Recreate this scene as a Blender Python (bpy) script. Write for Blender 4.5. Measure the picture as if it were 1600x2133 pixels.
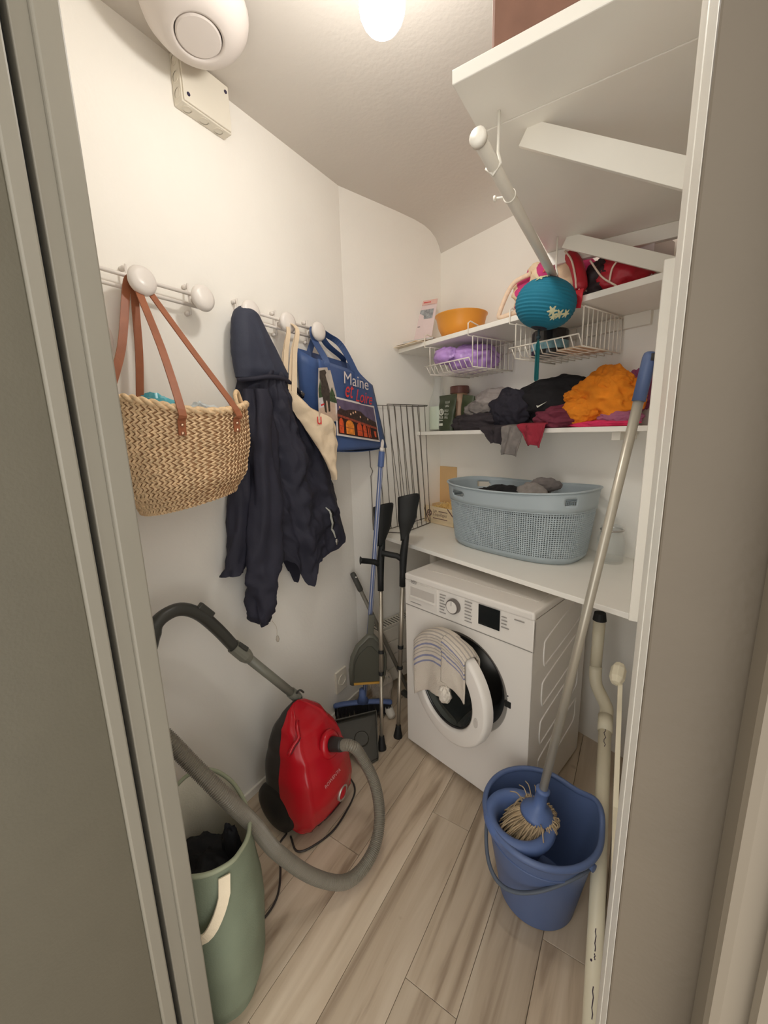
import bpy, bmesh, math, random
from mathutils import Vector, Matrix, noise
random.seed(7)
scene = bpy.context.scene
for o in list(bpy.data.objects):
    bpy.data.objects.remove(o)
C = scene.collection
R = math.radians

# ------------------------------------------------------------------ camera
cam_d = bpy.data.cameras.new('camera')
cam = bpy.data.objects.new('camera', cam_d); C.objects.link(cam)
cam_d.sensor_fit = 'HORIZONTAL'; cam_d.sensor_width = 36.0
cam_d.lens = 36.0 * 830.0 / 1600.0
cam_d.clip_start = 0.005
rt = Vector((0.84130160, 0.53987761, -0.02727242))
up = Vector((-0.08291823, 0.17873869, 0.98039637))
fw = Vector((-0.53416869, 0.82254765, -0.19513885))
m = Matrix((rt, up, -fw)).transposed().to_4x4()
m.translation = Vector((0, 0, 1.44))
cam.matrix_world = m
scene.camera = cam

# ------------------------------------------------------------------ world (strong even fill added from the dim hall side), exposure
world = bpy.data.worlds.new('hall_fill_light'); scene.world = world
world.use_nodes = True
bg = world.node_tree.nodes['Background']
bg.inputs[0].default_value = (1.0, 0.97, 0.92, 1)
bg.inputs[1].default_value = 1.18
scene.view_settings.view_transform = 'Standard'
scene.view_settings.look = 'None'
scene.view_settings.gamma = 1.0
scene.view_settings.use_curve_mapping = False
scene.view_settings.exposure = 1.0
scene.cycles.diffuse_bounces = 12; scene.cycles.max_bounces = 16
BULB_POS = Vector((-0.53, 0.862, 2.305))
BULB_STRENGTH = 56.0
BULB_COLOR = (1.0, 0.95, 0.88)

# ------------------------------------------------------------------ materials
def lin(c):
    return tuple(((x/255.0)/12.92 if x/255.0 <= 0.04045 else ((x/255.0+0.055)/1.055)**2.4) for x in c)
MATS = {}
def mat(name, rgb, rough=0.5, metal=0.0, var=0.05, vs=6.0, bump=0.0, bs=80.0, spec=0.5, trans=0.0,
        alpha=1.0, emit=0.0, stretch=(1, 1, 1), sss=0.0, ior=1.45, detail=4.0):
    if name in MATS: return MATS[name]
    mt = bpy.data.materials.new(name); mt.use_nodes = True
    nt = mt.node_tree; b = nt.nodes['Principled BSDF']
    c = lin(rgb)
    b.inputs['Roughness'].default_value = rough
    b.inputs['Metallic'].default_value = metal
    b.inputs['Specular IOR Level'].default_value = spec
    b.inputs['IOR'].default_value = ior
    b.inputs['Transmission Weight'].default_value = trans
    b.inputs['Alpha'].default_value = alpha
    tc = nt.nodes.new('ShaderNodeTexCoord'); mp = nt.nodes.new('ShaderNodeMapping')
    mp.inputs['Scale'].default_value = stretch
    nt.links.new(tc.outputs['Object'], mp.inputs[0])
    n = nt.nodes.new('ShaderNodeTexNoise'); n.inputs['Scale'].default_value = vs; n.inputs['Detail'].default_value = detail
    nt.links.new(mp.outputs[0], n.inputs['Vector'])
    r = nt.nodes.new('ShaderNodeValToRGB')
    r.color_ramp.elements[0].position = 0.3; r.color_ramp.elements[1].position = 0.7
    r.color_ramp.elements[0].color = tuple(max(0, x*(1-var)) for x in c) + (1,)
    r.color_ramp.elements[1].color = tuple(min(1, x*(1+var)) for x in c) + (1,)
    nt.links.new(n.outputs['Fac'], r.inputs[0]); nt.links.new(r.outputs[0], b.inputs['Base Color'])
    if emit:
        b.inputs['Emission Color'].default_value = c + (1,); b.inputs['Emission Strength'].default_value = emit
    if bump:
        n2 = nt.nodes.new('ShaderNodeTexNoise'); n2.inputs['Scale'].default_value = bs; n2.inputs['Detail'].default_value = 3
        nt.links.new(mp.outputs[0], n2.inputs['Vector'])
        bp = nt.nodes.new('ShaderNodeBump'); bp.inputs['Strength'].default_value = bump; bp.inputs['Distance'].default_value = 0.004
        nt.links.new(n2.outputs['Fac'], bp.inputs['Height']); nt.links.new(bp.outputs[0], b.inputs['Normal'])
    MATS[name] = mt
    return mt

def wood_mat():
    mt = bpy.data.materials.new('laminate_wood'); mt.use_nodes = True
    nt = mt.node_tree; b = nt.nodes['Principled BSDF']; b.inputs['Roughness'].default_value = 0.42
    tc = nt.nodes.new('ShaderNodeTexCoord'); oi = nt.nodes.new('ShaderNodeObjectInfo')
    add = nt.nodes.new('ShaderNodeVectorMath'); add.operation = 'ADD'
    sc = nt.nodes.new('ShaderNodeVectorMath'); sc.operation = 'SCALE'; sc.inputs[3].default_value = 13.0
    cx = nt.nodes.new('ShaderNodeCombineXYZ')
    nt.links.new(oi.outputs['Random'], cx.inputs[0]); nt.links.new(oi.outputs['Random'], cx.inputs[1])
    nt.links.new(cx.outputs[0], sc.inputs[0])
    nt.links.new(tc.outputs['Object'], add.inputs[0]); nt.links.new(sc.outputs[0], add.inputs[1])
    mp = nt.nodes.new('ShaderNodeMapping'); mp.inputs['Scale'].default_value = (14, 1.1, 1)
    nt.links.new(add.outputs[0], mp.inputs[0])
    n = nt.nodes.new('ShaderNodeTexNoise'); n.inputs['Scale'].default_value = 1.6; n.inputs['Detail'].default_value = 6; n.inputs['Distortion'].default_value = 0.6
    nt.links.new(mp.outputs[0], n.inputs['Vector'])
    r = nt.nodes.new('ShaderNodeValToRGB'); e = r.color_ramp.elements
    e[0].position = 0.30; e[0].color = lin((150, 131, 110)) + (1,)
    e[1].position = 0.66; e[1].color = lin((206, 190, 168)) + (1,)
    k = e.new(0.45); k.color = lin((190, 172, 149)) + (1,)
    nt.links.new(n.outputs['Fac'], r.inputs[0])
    hsv = nt.nodes.new('ShaderNodeHueSaturation')
    ma = nt.nodes.new('ShaderNodeMapRange'); ma.inputs[3].default_value = 0.84; ma.inputs[4].default_value = 1.06
    nt.links.new(oi.outputs['Random'], ma.inputs[0]); nt.links.new(ma.outputs[0], hsv.inputs['Value'])
    nt.links.new(r.outputs[0], hsv.inputs['Color'])
    # knots
    n3 = nt.nodes.new('ShaderNodeTexNoise'); n3.inputs['Scale'].default_value = 9.0; n3.inputs['Detail'].default_value = 2
    nt.links.new(add.outputs[0], n3.inputs['Vector'])
    r3 = nt.nodes.new('ShaderNodeValToRGB'); r3.color_ramp.elements[0].position = 0.70; r3.color_ramp.elements[1].position = 0.80
    nt.links.new(n3.outputs['Fac'], r3.inputs[0])
    mx = nt.nodes.new('ShaderNodeMixRGB'); mx.blend_type = 'MULTIPLY'; mx.inputs[2].default_value = lin((176, 160, 140)) + (1,)
    nt.links.new(r3.outputs[0], mx.inputs[0]); nt.links.new(hsv.outputs[0], mx.inputs[1])
    nt.links.new(mx.outputs[0], b.inputs['Base Color'])
    MATS['wood'] = mt; return mt

def stripe_mat(name, base, stripes, axis='Z', rough=0.9, bump=0.5, bs=140.0):
    """stripes: list of (pos0, pos1, colour) along a generated axis, constant colour bands woven into the cloth"""
    mt = bpy.data.materials.new(name); mt.use_nodes = True
    nt = mt.node_tree; b = nt.nodes['Principled BSDF']; b.inputs['Roughness'].default_value = rough
    at = nt.nodes.new('ShaderNodeAttribute'); at.attribute_name = 'stripe'
    r = nt.nodes.new('ShaderNodeValToRGB'); cr = r.color_ramp; cr.interpolation = 'CONSTANT'
    cr.elements[0].position = 0; cr.elements[0].color = lin(base) + (1,)
    cr.elements.remove(cr.elements[1])
    for p0, p1, col in stripes:
        a = cr.elements.new(p0); a.color = lin(col) + (1,)
        a = cr.elements.new(p1); a.color = lin(base) + (1,)
    nt.links.new(at.outputs['Fac'], r.inputs[0]); nt.links.new(r.outputs[0], b.inputs['Base Color'])
    tc = nt.nodes.new('ShaderNodeTexCoord')
    n2 = nt.nodes.new('ShaderNodeTexNoise'); n2.inputs['Scale'].default_value = bs
    nt.links.new(tc.outputs['Object'], n2.inputs['Vector'])
    bp = nt.nodes.new('ShaderNodeBump'); bp.inputs['Strength'].default_value = bump; bp.inputs['Distance'].default_value = 0.004
    nt.links.new(n2.outputs['Fac'], bp.inputs['Height']); nt.links.new(bp.outputs[0], b.inputs['Normal'])
    MATS[name] = mt; return mt

# ------------------------------------------------------------------ mesh builder
MW = {}
class MB:
    def __init__(s, T=None):
        s.v = []; s.f = []; s.T = T; s.attr = None
    def add(s, vs, fs):
        k = len(s.v)
        for p in vs:
            p = Vector(p)
            s.v.append(s.T @ p if s.T else p)
        s.f += [tuple(i+k for i in f) for f in fs]
    def box(s, a, b):
        x0, y0, z0 = a; x1, y1, z1 = b
        s.add([(x0,y0,z0),(x1,y0,z0),(x1,y1,z0),(x0,y1,z0),(x0,y0,z1),(x1,y0,z1),(x1,y1,z1),(x0,y1,z1)],
              [(0,3,2,1),(4,5,6,7),(0,1,5,4),(1,2,6,5),(2,3,7,6),(3,0,4,7)])
        return s
    def hexa(s, p):   # 8 explicit corners, bottom ring then top ring
        s.add(p, [(0,3,2,1),(4,5,6,7),(0,1,5,4),(1,2,6,5),(2,3,7,6),(3,0,4,7)]); return s
    def beam(s, p, q, w, h, upv=(0,0,1)):
        p = Vector(p); q = Vector(q); d = (q-p).normalized(); u = Vector(upv)
        a = d.cross(u).normalized()*w/2; b = a.cross(d).normalized()*h/2
        s.hexa([p-a-b, p+a-b, q+a-b, q-a-b, p-a+b, p+a+b, q+a+b, q-a+b]); return s
    def tube(s, pts, r, seg=8, cap=True, closed=False, flat=1.0):
        P = [Vector(p) for p in pts]; n = len(P)
        rr = r if isinstance(r, (list, tuple)) else [r]*n
        t = [(P[(i+1) % n]-P[i-1] if closed else P[min(i+1, n-1)]-P[max(i-1, 0)]).normalized() for i in range(n)]
        a = Vector((0,0,1)) if abs(t[0].z) < 0.9 else Vector((1,0,0))
        nn = (a - t[0]*a.dot(t[0])).normalized(); vs = []
        for i in range(n):
            if i:
                nn = (nn - t[i]*nn.dot(t[i]))
                nn = nn.normalized() if nn.length > 1e-6 else Vector((1,0,0))
            bb = t[i].cross(nn)
            for k in range(seg):
                an = 2*math.pi*k/seg
                vs.append(P[i] + nn*math.cos(an)*rr[i]*flat + bb*math.sin(an)*rr[i])
        fs = []
        for i in range(n if closed else n-1):
            j = (i+1) % n
            for k in range(seg):
                l = (k+1) % seg
                fs.append((i*seg+k, i*seg+l, j*seg+l, j*seg+k))
        if cap and not closed:
            fs.append(tuple(range(seg-1, -1, -1))); fs.append(tuple((n-1)*seg+k for k in range(seg)))
        s.add(vs, fs); return s
    def lathe(s, prof, seg=32, c=(0,0,0), axis=(0,0,1), sx=1.0, sy=1.0, fn=None, cap0=True, cap1=True):
        c = Vector(c); az = Vector(axis).normalized()
        ax = Vector((1,0,0)) if abs(az.x) < 0.9 else Vector((0,1,0))
        ax = (ax - az*ax.dot(az)).normalized(); ay = az.cross(ax); vs = []
        for r, z in prof:
            for k in range(seg):
                an = 2*math.pi*k/seg
                zz = z + (fn(an, r, z) if fn else 0)
                vs.append(c + ax*math.cos(an)*r*sx + ay*math.sin(an)*r*sy + az*zz)
        n = len(prof); fs = []
        for i in range(n-1):
            for k in range(seg):
                l = (k+1) % seg
                fs.append((i*seg+k, i*seg+l, (i+1)*seg+l, (i+1)*seg+k))
        if cap0: fs.append(tuple(range(seg-1, -1, -1)))
        if cap1: fs.append(tuple((n-1)*seg+k for k in range(seg)))
        s.add(vs, fs); return s
    def grid(s, fn, nu, nv, wrap=False):
        vs = [fn(i/nu if wrap else i/(nu-1), j/(nv-1)) for j in range(nv) for i in range(nu)]
        fs = []
        for j in range(nv-1):
            for i in range(nu if wrap else nu-1):
                k = (i+1) % nu
                fs.append((j*nu+i, j*nu+k, (j+1)*nu+k, (j+1)*nu+i))
        s.add(vs, fs); return s
    def poly(s, pts, off):   # flat polygon with thickness along vector off
        off = Vector(off); n = len(pts); P = [Vector(p) for p in pts]
        s.add(P + [p+off for p in P], [tuple(range(n-1, -1, -1)), tuple(range(n, 2*n))] +
              [(i, (i+1) % n, n+(i+1) % n, n+i) for i in range(n)]); return s
    def ribbon(s, pts, w, wdir, th=0.003):   # flat strap; wdir may be list
        P = [Vector(p) for p in pts]; n = len(P)
        vs = []
        for i in range(n):
            d = (P[min(i+1, n-1)]-P[max(i-1, 0)]).normalized()
            wd = Vector(wdir[i] if isinstance(wdir, list) else wdir)
            wd = (wd - d*wd.dot(d)).normalized()
            ww = w[i] if isinstance(w, list) else w
            nn = d.cross(wd)*th/2
            vs += [P[i]-wd*ww/2-nn, P[i]+wd*ww/2-nn, P[i]+wd*ww/2+nn, P[i]-wd*ww/2+nn]
        fs = [(3,2,1,0)]
        for i in range(n-1):
            for k in range(4):
                l = (k+1) % 4
                fs.append((4*i+k, 4*i+l, 4*i+4+l, 4*i+4+k))
        fs.append(tuple(4*(n-1)+k for k in range(4)))
        s.add(vs, fs); return s
    def build(s, name, m, parent=None, smooth=False, bevel=0, solid=0, sub=0, seg=2):
        me = bpy.data.meshes.new(name)
        W = MW[parent] if parent is not None else Matrix()
        Wi = W.inverted()
        me.from_pydata([Wi @ p for p in s.v], [], s.f); me.update()
        bm = bmesh.new(); bm.from_mesh(me); bmesh.ops.recalc_face_normals(bm, faces=bm.faces); bm.to_mesh(me); bm.free()
        if m: me.materials.append(m)
        if smooth:
            for p in me.polygons: p.use_smooth = True
        if s.attr:
            a = me.attributes.new('stripe', 'FLOAT', 'POINT')
            a.data.foreach_set('value', s.attr)
        o = bpy.data.objects.new(name, me); C.objects.link(o)
        if parent is not None: o.parent = parent
        MW[o] = W
        if solid:
            md = o.modifiers.new('thickness', 'SOLIDIFY'); md.thickness = solid; md.offset = 0
        if sub:
            md = o.modifiers.new('smooth', 'SUBSURF'); md.levels = sub; md.render_levels = sub
        if bevel:
            md = o.modifiers.new('edge', 'BEVEL'); md.width = bevel; md.segments = seg; md.limit_method = 'ANGLE'; md.angle_limit = R(40)
        return o

def tag(o, label, cat, group=None):
    o['label'] = label; o['category'] = cat
    if group: o['group'] = group
    return o
def thing(name, loc, label, cat, group=None, rz=0.0):
    o = bpy.data.objects.new(name, None); C.objects.link(o)
    o.empty_display_size = 0.05
    o.location = loc; o.rotation_euler = (0, 0, rz)
    MW[o] = Matrix.Translation(Vector(loc)) @ Matrix.Rotation(rz, 4, 'Z')
    return tag(o, label, cat, group)
def struct(o):
    o['kind'] = 'structure'; return o
def spline(pts, n=60, closed=False):
    P = [Vector(p) for p in pts]; out = []; k = len(P)
    segs = k if closed else k-1
    for i in range(segs):
        p0 = P[(i-1) % k] if (closed or i > 0) else P[0]*2-P[1]
        p1 = P[i]; p2 = P[(i+1) % k]
        p3 = P[(i+2) % k] if (closed or i+2 < k) else P[-1]*2-P[-2]
        m_ = max(2, n//segs)
        for j in range(m_):
            t = j/m_
            out.append(0.5*((2*p1)+(p2-p0)*t+(2*p0-5*p1+4*p2-p3)*t*t+(3*p1-p0-3*p2+p3)*t**3))
    if not closed: out.append(P[-1])
    return out
def interp(x, tab):
    if x <= tab[0][0]: return tab[0][1]
    for (a, b), (c, d) in zip(tab, tab[1:]):
        if x <= c:
            t = (x-a)/(c-a); return b+(d-b)*t
    return tab[-1][1]
def sm(x, tab):   # smooth interpolation
    if x <= tab[0][0]: return tab[0][1]
    for (a, b), (c, d) in zip(tab, tab[1:]):
        if x <= c:
            t = (x-a)/(c-a); t = t*t*(3-2*t); return b+(d-b)*t
    return tab[-1][1]
def fbm(p, o=3):
    return noise.fractal(Vector(p), 1.0, 2.0, o)
def text_part(txt, name, m, parent, origin, xdir, ydir, width, height=None, shear=0.0, depth=0.0006, bold=0.0):
    cu = bpy.data.curves.new(name, 'FONT'); cu.body = txt; cu.shear = shear; cu.offset = bold
    cu.resolution_u = 3
    ob = bpy.data.objects.new(name, cu); C.objects.link(ob)
    bpy.context.view_layer.update()
    dg = bpy.context.evaluated_depsgraph_get()
    me = bpy.data.meshes.new_from_object(ob.evaluated_get(dg))
    bpy.data.objects.remove(ob); bpy.data.curves.remove(cu)
    xs = [v.co.x for v in me.vertices]; ys = [v.co.y for v in me.vertices]
    w = max(xs)-min(xs); h = max(ys)-min(ys)
    kx = width/w; ky = (height/h) if height else kx
    X = Vector(xdir).normalized(); Y = Vector(ydir); Y = (Y-X*Y.dot(X)).normalized(); Z = X.cross(Y)
    b = MB(); b.v = []; x0 = min(xs); y0 = min(ys)
    b.v = [Vector(origin)+X*((v.co.x-x0)*kx)+Y*((v.co.y-y0)*ky)+Z*depth for v in me.vertices]
    b.f = [tuple(p.vertices) for p in me.polygons]
    bpy.data.meshes.remove(me)
    return b.build(name, m, parent)

# ------------------------------------------------------------------ room frame
XL = -1.229                                   # left wall plane
K = Vector((-1.028, 2.2315, 0))               # corner of end wall and back wall
UB = Vector((0.9353, -0.3539, 0)); NB = Vector((0.3539, 0.9353, 0))
P0 = Vector((XL, 1.595, 0)); TF = Vector((0.3007, 0.9537, 0)); NF = Vector((0.9537, -0.3007, 0))
RZB = math.atan2(-0.3539, 0.9353)
def BW(u, d, z): return K + UB*u - NB*d + Vector((0, 0, z))
TB = Matrix(((0.9353, -0.3539, 0, K.x), (-0.3539, -0.9353, 0, K.y), (0, 0, 1, 0), (0, 0, 0, 1)))   # (u, d, z) -> world
def FW(s_, off, z): return P0 + TF*s_ + NF*off + Vector((0, 0, z))
CEIL = 2.515
# ================================================================== structure
wall_m = mat('wall_paint', (241, 238, 231), 0.6, var=0.02, vs=3, bump=0.12, bs=90)
ceil_m = mat('ceiling_paint', (206, 200, 192), 0.7, var=0.02, vs=3, bump=0.2, bs=60)
trim_m = mat('trim_paint', (232, 228, 218), 0.4, var=0.02)
hall_m = mat('hall_shade_paint', (102, 91, 76), 0.6, var=0.04, vs=12, bump=0.15, bs=160)  # colour darkened so the hall wall stays dim under the added fill
dark_m = mat('dark_gap', (40, 40, 36), 0.8)
shelf_m = mat('white_melamine', (238, 235, 227), 0.35, var=0.02)
wood_m = wood_mat()

# floor: slab and planks
floor = struct(MB().box((-1.45, -0.9, -0.06), (1.0, 2.5, -0.009)).build('floor', mat('floor_joint', (120, 104, 86), 0.8)))
pw = 0.147; x = -1.45; ci = 0
while x < 0.96:
    y = -0.9 - (ci*0.47) % 1.22
    while y < 2.5:
        a = max(y, -0.9); b = min(y+1.22, 2.5)
        if b-a > 0.02:
            MB().box((x+0.0006, a+0.0006, -0.009), (min(x+pw, 1.0)-0.0006, b-0.0006, 0.0)).build('plank', wood_m, floor, bevel=0.0008, seg=1)
        y += 1.22
    x += pw; ci += 1

# walls
struct(MB().box((XL-0.12, 0.30, 0), (XL, 1.6, CEIL+0.1)).build('wall_left', wall_m))
b = MB(); a0 = FW(0, 0, 0); a1 = FW(0.6674, 0, 0)
b.hexa([a0, a1, a1-NF*0.12, a0-NF*0.12-TF*0.03, a0+Vector((0,0,2.62)), a1+Vector((0,0,2.62)), a1-NF*0.12+Vector((0,0,2.62)), a0-NF*0.12-TF*0.03+Vector((0,0,2.62))])
struct(b.build('wall_end', wall_m))
b = MB(TB); b.box((-0.14, -0.12, 0), (1.35, 0, 2.62)); struct(b.build('wall_back', wall_m))
struct(MB().box((0.05, 0.60, 0), (0.17, 1.95, 2.62)).build('wall_right', wall_m))
# short return of the wall beside the door (seen edge-on)
struct(MB().box((0.0128, 0.42, 0), (0.17, 0.60, 2.62)).build('wall_return', trim_m, bevel=0.002))
# wall between room and hall, left of and above the doorway
b = MB(); b.box((XL-0.12, 0.30, 0), (-1.05, 0.42, 2.62)); b.box((-1.05, 0.30, 2.32), (0.17, 0.42, 2.62))
struct(b.build('wall_front', wall_m))
# hall side of that wall, right of the doorway
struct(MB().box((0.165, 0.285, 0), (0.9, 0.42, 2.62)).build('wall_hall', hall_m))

# ceiling with a cove down to the back wall
prof = [(0.0, 2.40), (0.015, 2.435), (0.04, 2.465), (0.08, 2.49), (0.13, 2.505), (0.20, 2.512), (0.32, CEIL)]
b = MB()
def cpt(u, d, z): return BW(u, d, z)
rows = []
for d_, z_ in prof:
    rows.append((cpt(-0.6, d_, z_), cpt(1.6, d_, z_)))
vs = []; fs = []
for p, q in rows: vs += [p, q]
for i in range(len(rows)-1): fs.append((2*i, 2*i+1, 2*i+3, 2*i+2))
b.add(vs, fs)
p, q = rows[-1]
e0 = Vector((-1.6, -0.2, CEIL)); e1 = Vector((0.9, -0.2, CEIL))
b.add([p, q, e1, e0], [(0, 1, 2, 3)])
# top cover
T_ = Vector((0, 0, 0.12))
b.add([p+T_, q+T_, e1+T_, e0+T_, rows[0][0]+Vector((0,0,0.24)), rows[0][1]+Vector((0,0,0.24))], [(0, 1, 2, 3), (0, 1, 5, 4)])
struct(b.build('ceiling', ceil_m, smooth=False))
for pol in bpy.data.objects['ceiling'].data.polygons: pol.use_smooth = True

# door frame, left jamb with rebate: stop strip, jamb and the dark rebate gap
XJ = -0.674
struct(MB().box((-1.049, 0.278, 0), (XJ, 0.312, 2.32)).build('trim_1', mat('frame_shade_paint', (132, 127, 115), 0.45, var=0.02), bevel=0.003))  # hall dimness put into the frame colour, darker than its own paint
struct(MB().box((XJ-0.06, 0.256, 0), (XJ-0.008, 0.279, 2.32)).build('trim_2', MATS['frame_shade_paint'], bevel=0.002))
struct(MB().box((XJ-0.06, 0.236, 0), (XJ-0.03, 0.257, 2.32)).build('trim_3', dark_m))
# open door leaf standing square to the wall, hinge side next to the gap
leaf_m = mat('door_leaf_shade_paint', (91, 86, 73), 0.5, var=0.03, vs=14, bump=0.1, bs=200)  # leaf colour darkened to look shaded despite the fill
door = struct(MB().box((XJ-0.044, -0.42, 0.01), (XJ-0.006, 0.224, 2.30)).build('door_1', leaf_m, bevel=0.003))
MB().box((XJ-0.044, 0.2225, 0.01), (XJ+0.0, 0.2445, 2.30)).build('edge_strip', MATS['frame_shade_paint'], door, bevel=0.003)
# right jamb: casing seen nearly edge on, hall face painted darker to stand for shade
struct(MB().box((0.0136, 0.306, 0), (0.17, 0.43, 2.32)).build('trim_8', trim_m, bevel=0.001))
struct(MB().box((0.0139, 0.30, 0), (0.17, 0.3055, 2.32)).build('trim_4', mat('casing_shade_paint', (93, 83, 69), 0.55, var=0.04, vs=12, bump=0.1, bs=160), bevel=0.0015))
struct(MB().box((0.064, 0.262, 0), (0.20, 0.30, 2.32)).build('trim_5', mat('architrave_shade_paint', (122, 112, 97), 0.5, var=0.02), bevel=0.006))  # architrave colour also carries the hall shade
struct(MB().box((0.0805, 0.250, 0), (0.20, 0.263, 2.32)).build('trim_6', mat('architrave_shade_paint', (122, 112, 97), 0.5, var=0.02), bevel=0.006))
# baseboards
struct(MB().box((XL, 0.42, 0), (XL+0.010, 1.592, 0.035)).build('baseboard_left', trim_m, bevel=0.003))
b = MB(); q0 = FW(0.004, 0, 0); q1 = FW(0.665, 0, 0); h_ = Vector((0, 0, 0.035))
b.hexa([q0, q1, q1+NF*0.01, q0+NF*0.01, q0+h_, q1+h_, q1+NF*0.01+h_, q0+NF*0.01+h_])
struct(b.build('baseboard_end', trim_m, bevel=0.002))
# vertical boxed pipe casing in the corner before the worktop
struct(MB().box((0.0045, 1.13, 0.95), (0.05, 1.19, 1.79)).build('trim_7', trim_m, bevel=0.002))

# ------------------------------------------------------------------ fixed shelves
def slab_B(name, u0, u1, d1, z0, z1, label, cat, left_cut=True):
    """shelf against the back wall, left end cut to the end wall"""
    def uw(d):  # u of end wall surface at distance d from the back wall
        p = BW(0, d, 0); t = (p-P0).dot(NF); return -t/ (UB.dot(NF)) + 0.001
    b = MB(TB)
    l0 = uw(0.0); l1 = uw(d1)
    b.hexa([(l0, 0.001, z0), (u1, 0.001, z0), (u1+d1*0.3784*0.0, d1, z0), (l1, d1, z0),
            (l0, 0.001, z1), (u1, 0.001, z1), (u1, d1, z1), (l1, d1, z1)])
    return tag(b.build(name, shelf_m, None, bevel=0.0012, seg=1), label, cat)
slab_B('worktop', 0, 1.12, 0.535, 0.893, 0.911, 'white melamine worktop above the washing machine', 'worktop')
bpy.data.objects['worktop'].data.vertices  # worktop right end follows the wall
wk = bpy.data.objects['worktop']
for vtx in wk.data.vertices:
    if vtx.co.x > -0.4:
        vtx.co.x = 0.006; 
        # keep on front / back line
        dd = 0.535 if vtx.co.y < 1.6 else 0.001
        base = BW(0, dd, 0); t = (0.006-base.x)/UB.x; vtx.co.y = base.y+UB.y*t
slab_B('clothes_shelf', 0, 1.10, 0.20, 1.421, 1.440, 'white shallow wall shelf under the heap of clothes', 'shelf')
slab_B('upper_shelf', 0, 1.17, 0.33, 1.848, 1.868, 'white upper wall shelf with two hanging wire baskets', 'shelf')
for nm, dd in (('clothes_shelf', 0.20), ('upper_shelf', 0.33)):
    for vtx in bpy.data.objects[nm].data.vertices:
        if vtx.co.x > -0.3:
            d0 = dd if (vtx.co-BW(0, 0, 0)).dot(NB) < -0.05 else 0.001
            base = BW(0, d0, 0); xx = 0.028; t = (xx-base.x)/UB.x; vtx.co.x = xx; vtx.co.y = base.y+UB.y*t
# cleats under the shelves
up_s = bpy.data.objects['upper_shelf']; cl_s = bpy.data.objects['clothes_shelf']
MW[up_s] = Matrix(); MW[cl_s] = Matrix(); MW[wk] = Matrix()
b = MB(TB); b.box((0.02, 0.001, 1.80), (1.09, 0.022, 1.8475)); b.build('cleat', trim_m, up_s, bevel=0.001)
b = MB(); b.box((0.015, 1.52, 1.81), (0.049, 1.80, 1.8475)); b.build('cleat', trim_m, up_s, bevel=0.001)
b = MB(TB); b.box((1.055, 0.03, 1.39), (1.085, 0.17, 1.4205)); b.build('cleat', trim_m, cl_s, bevel=0.001)
# support post under the worktop
b = MB(); b.lathe([(0.021, 0.0), (0.021, 0.880), (0.03, 0.884), (0.03, 0.8925)], 20, tuple(BW(0.23, 0.28, 0)))
b.build('leg', trim_m, wk, smooth=False)

# high storage shelf on the right
sh = thing('high_shelf', (-0.15, 1.2, 2.05), 'white plank storage shelf high on the right wall with slanting struts', 'shelf')
MB().box((-0.344, 0.793, 2.05), (0.048, 0.9375, 2.073)).build('board', shelf_m, sh, bevel=0.002)
MB().box((-0.344, 0.9385, 2.05), (0.048, 1.654, 2.072)).build('board', shelf_m, sh, bevel=0.002)
MB().box((-0.344, 1.640, 2.005), (0.048, 1.662, 2.0495)).build('cross_batten', shelf_m, sh, bevel=0.002)
MB().beam((-0.262, 0.985, 2.044), (0.046, 0.985, 1.865), 0.046, 0.010, (0, 1, 0.0)).build('strut', trim_m, sh, bevel=0.001)
MB().beam((-0.272, 1.56, 2.044), (0.046, 1.56, 1.892), 0.046, 0.010, (0, 1, 0.0)).build('strut', trim_m, sh, bevel=0.001)
# turn struts flat: wide face towards the hall
# hanging rail under the shelf
rail = thing('hanging_rail', (-0.30, 1.2, 1.95), 'white round hanging rail slung under the high shelf', 'rail')
b = MB(); b.tube([(-0.300, 0.815, 1.962), (-0.300, 1.585, 1.935)], 0.0125, 16); b.build('tube', trim_m, rail, smooth=True, bevel=0.001)
b = MB(); b.lathe([(0.0, 0), (0.012, 0.001), (0.016, 0.006), (0.016, 0.016)], 16, (-0.300, 0.802, 1.9625), (0, 1, 0)); b.build('end_cap', trim_m, rail, smooth=True)
for yy, zz in ((0.90, 1.959), (1.53, 1.937)):
    b = MB(); b.tube([(-0.291, yy, 2.0495), (-0.291, yy, zz+0.02), (-0.285, yy, zz), (-0.300, yy, zz-0.016), (-0.315, yy, zz)], 0.003, 8); b.build('hanger', trim_m, rail, smooth=True)
b = MB(); b.lathe([(0.014, -0.004), (0.0145, -0.004), (0.0145, 0.004), (0.014, 0.004)], 16, (-0.300, 1.02, 1.955), (0, 1, 0)); b.tube([(-0.314, 1.02, 1.957), (-0.330, 1.02, 1.960)], 0.0025, 8); b.lathe([(0.0, 0.0), (0.006, 0.001), (0.006, 0.005), (0.0, 0.006)], 10, (-0.332, 1.02, 1.9605), (-1, 0, 0.1)); b.build('screw_clip', trim_m, rail, smooth=False)

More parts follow.
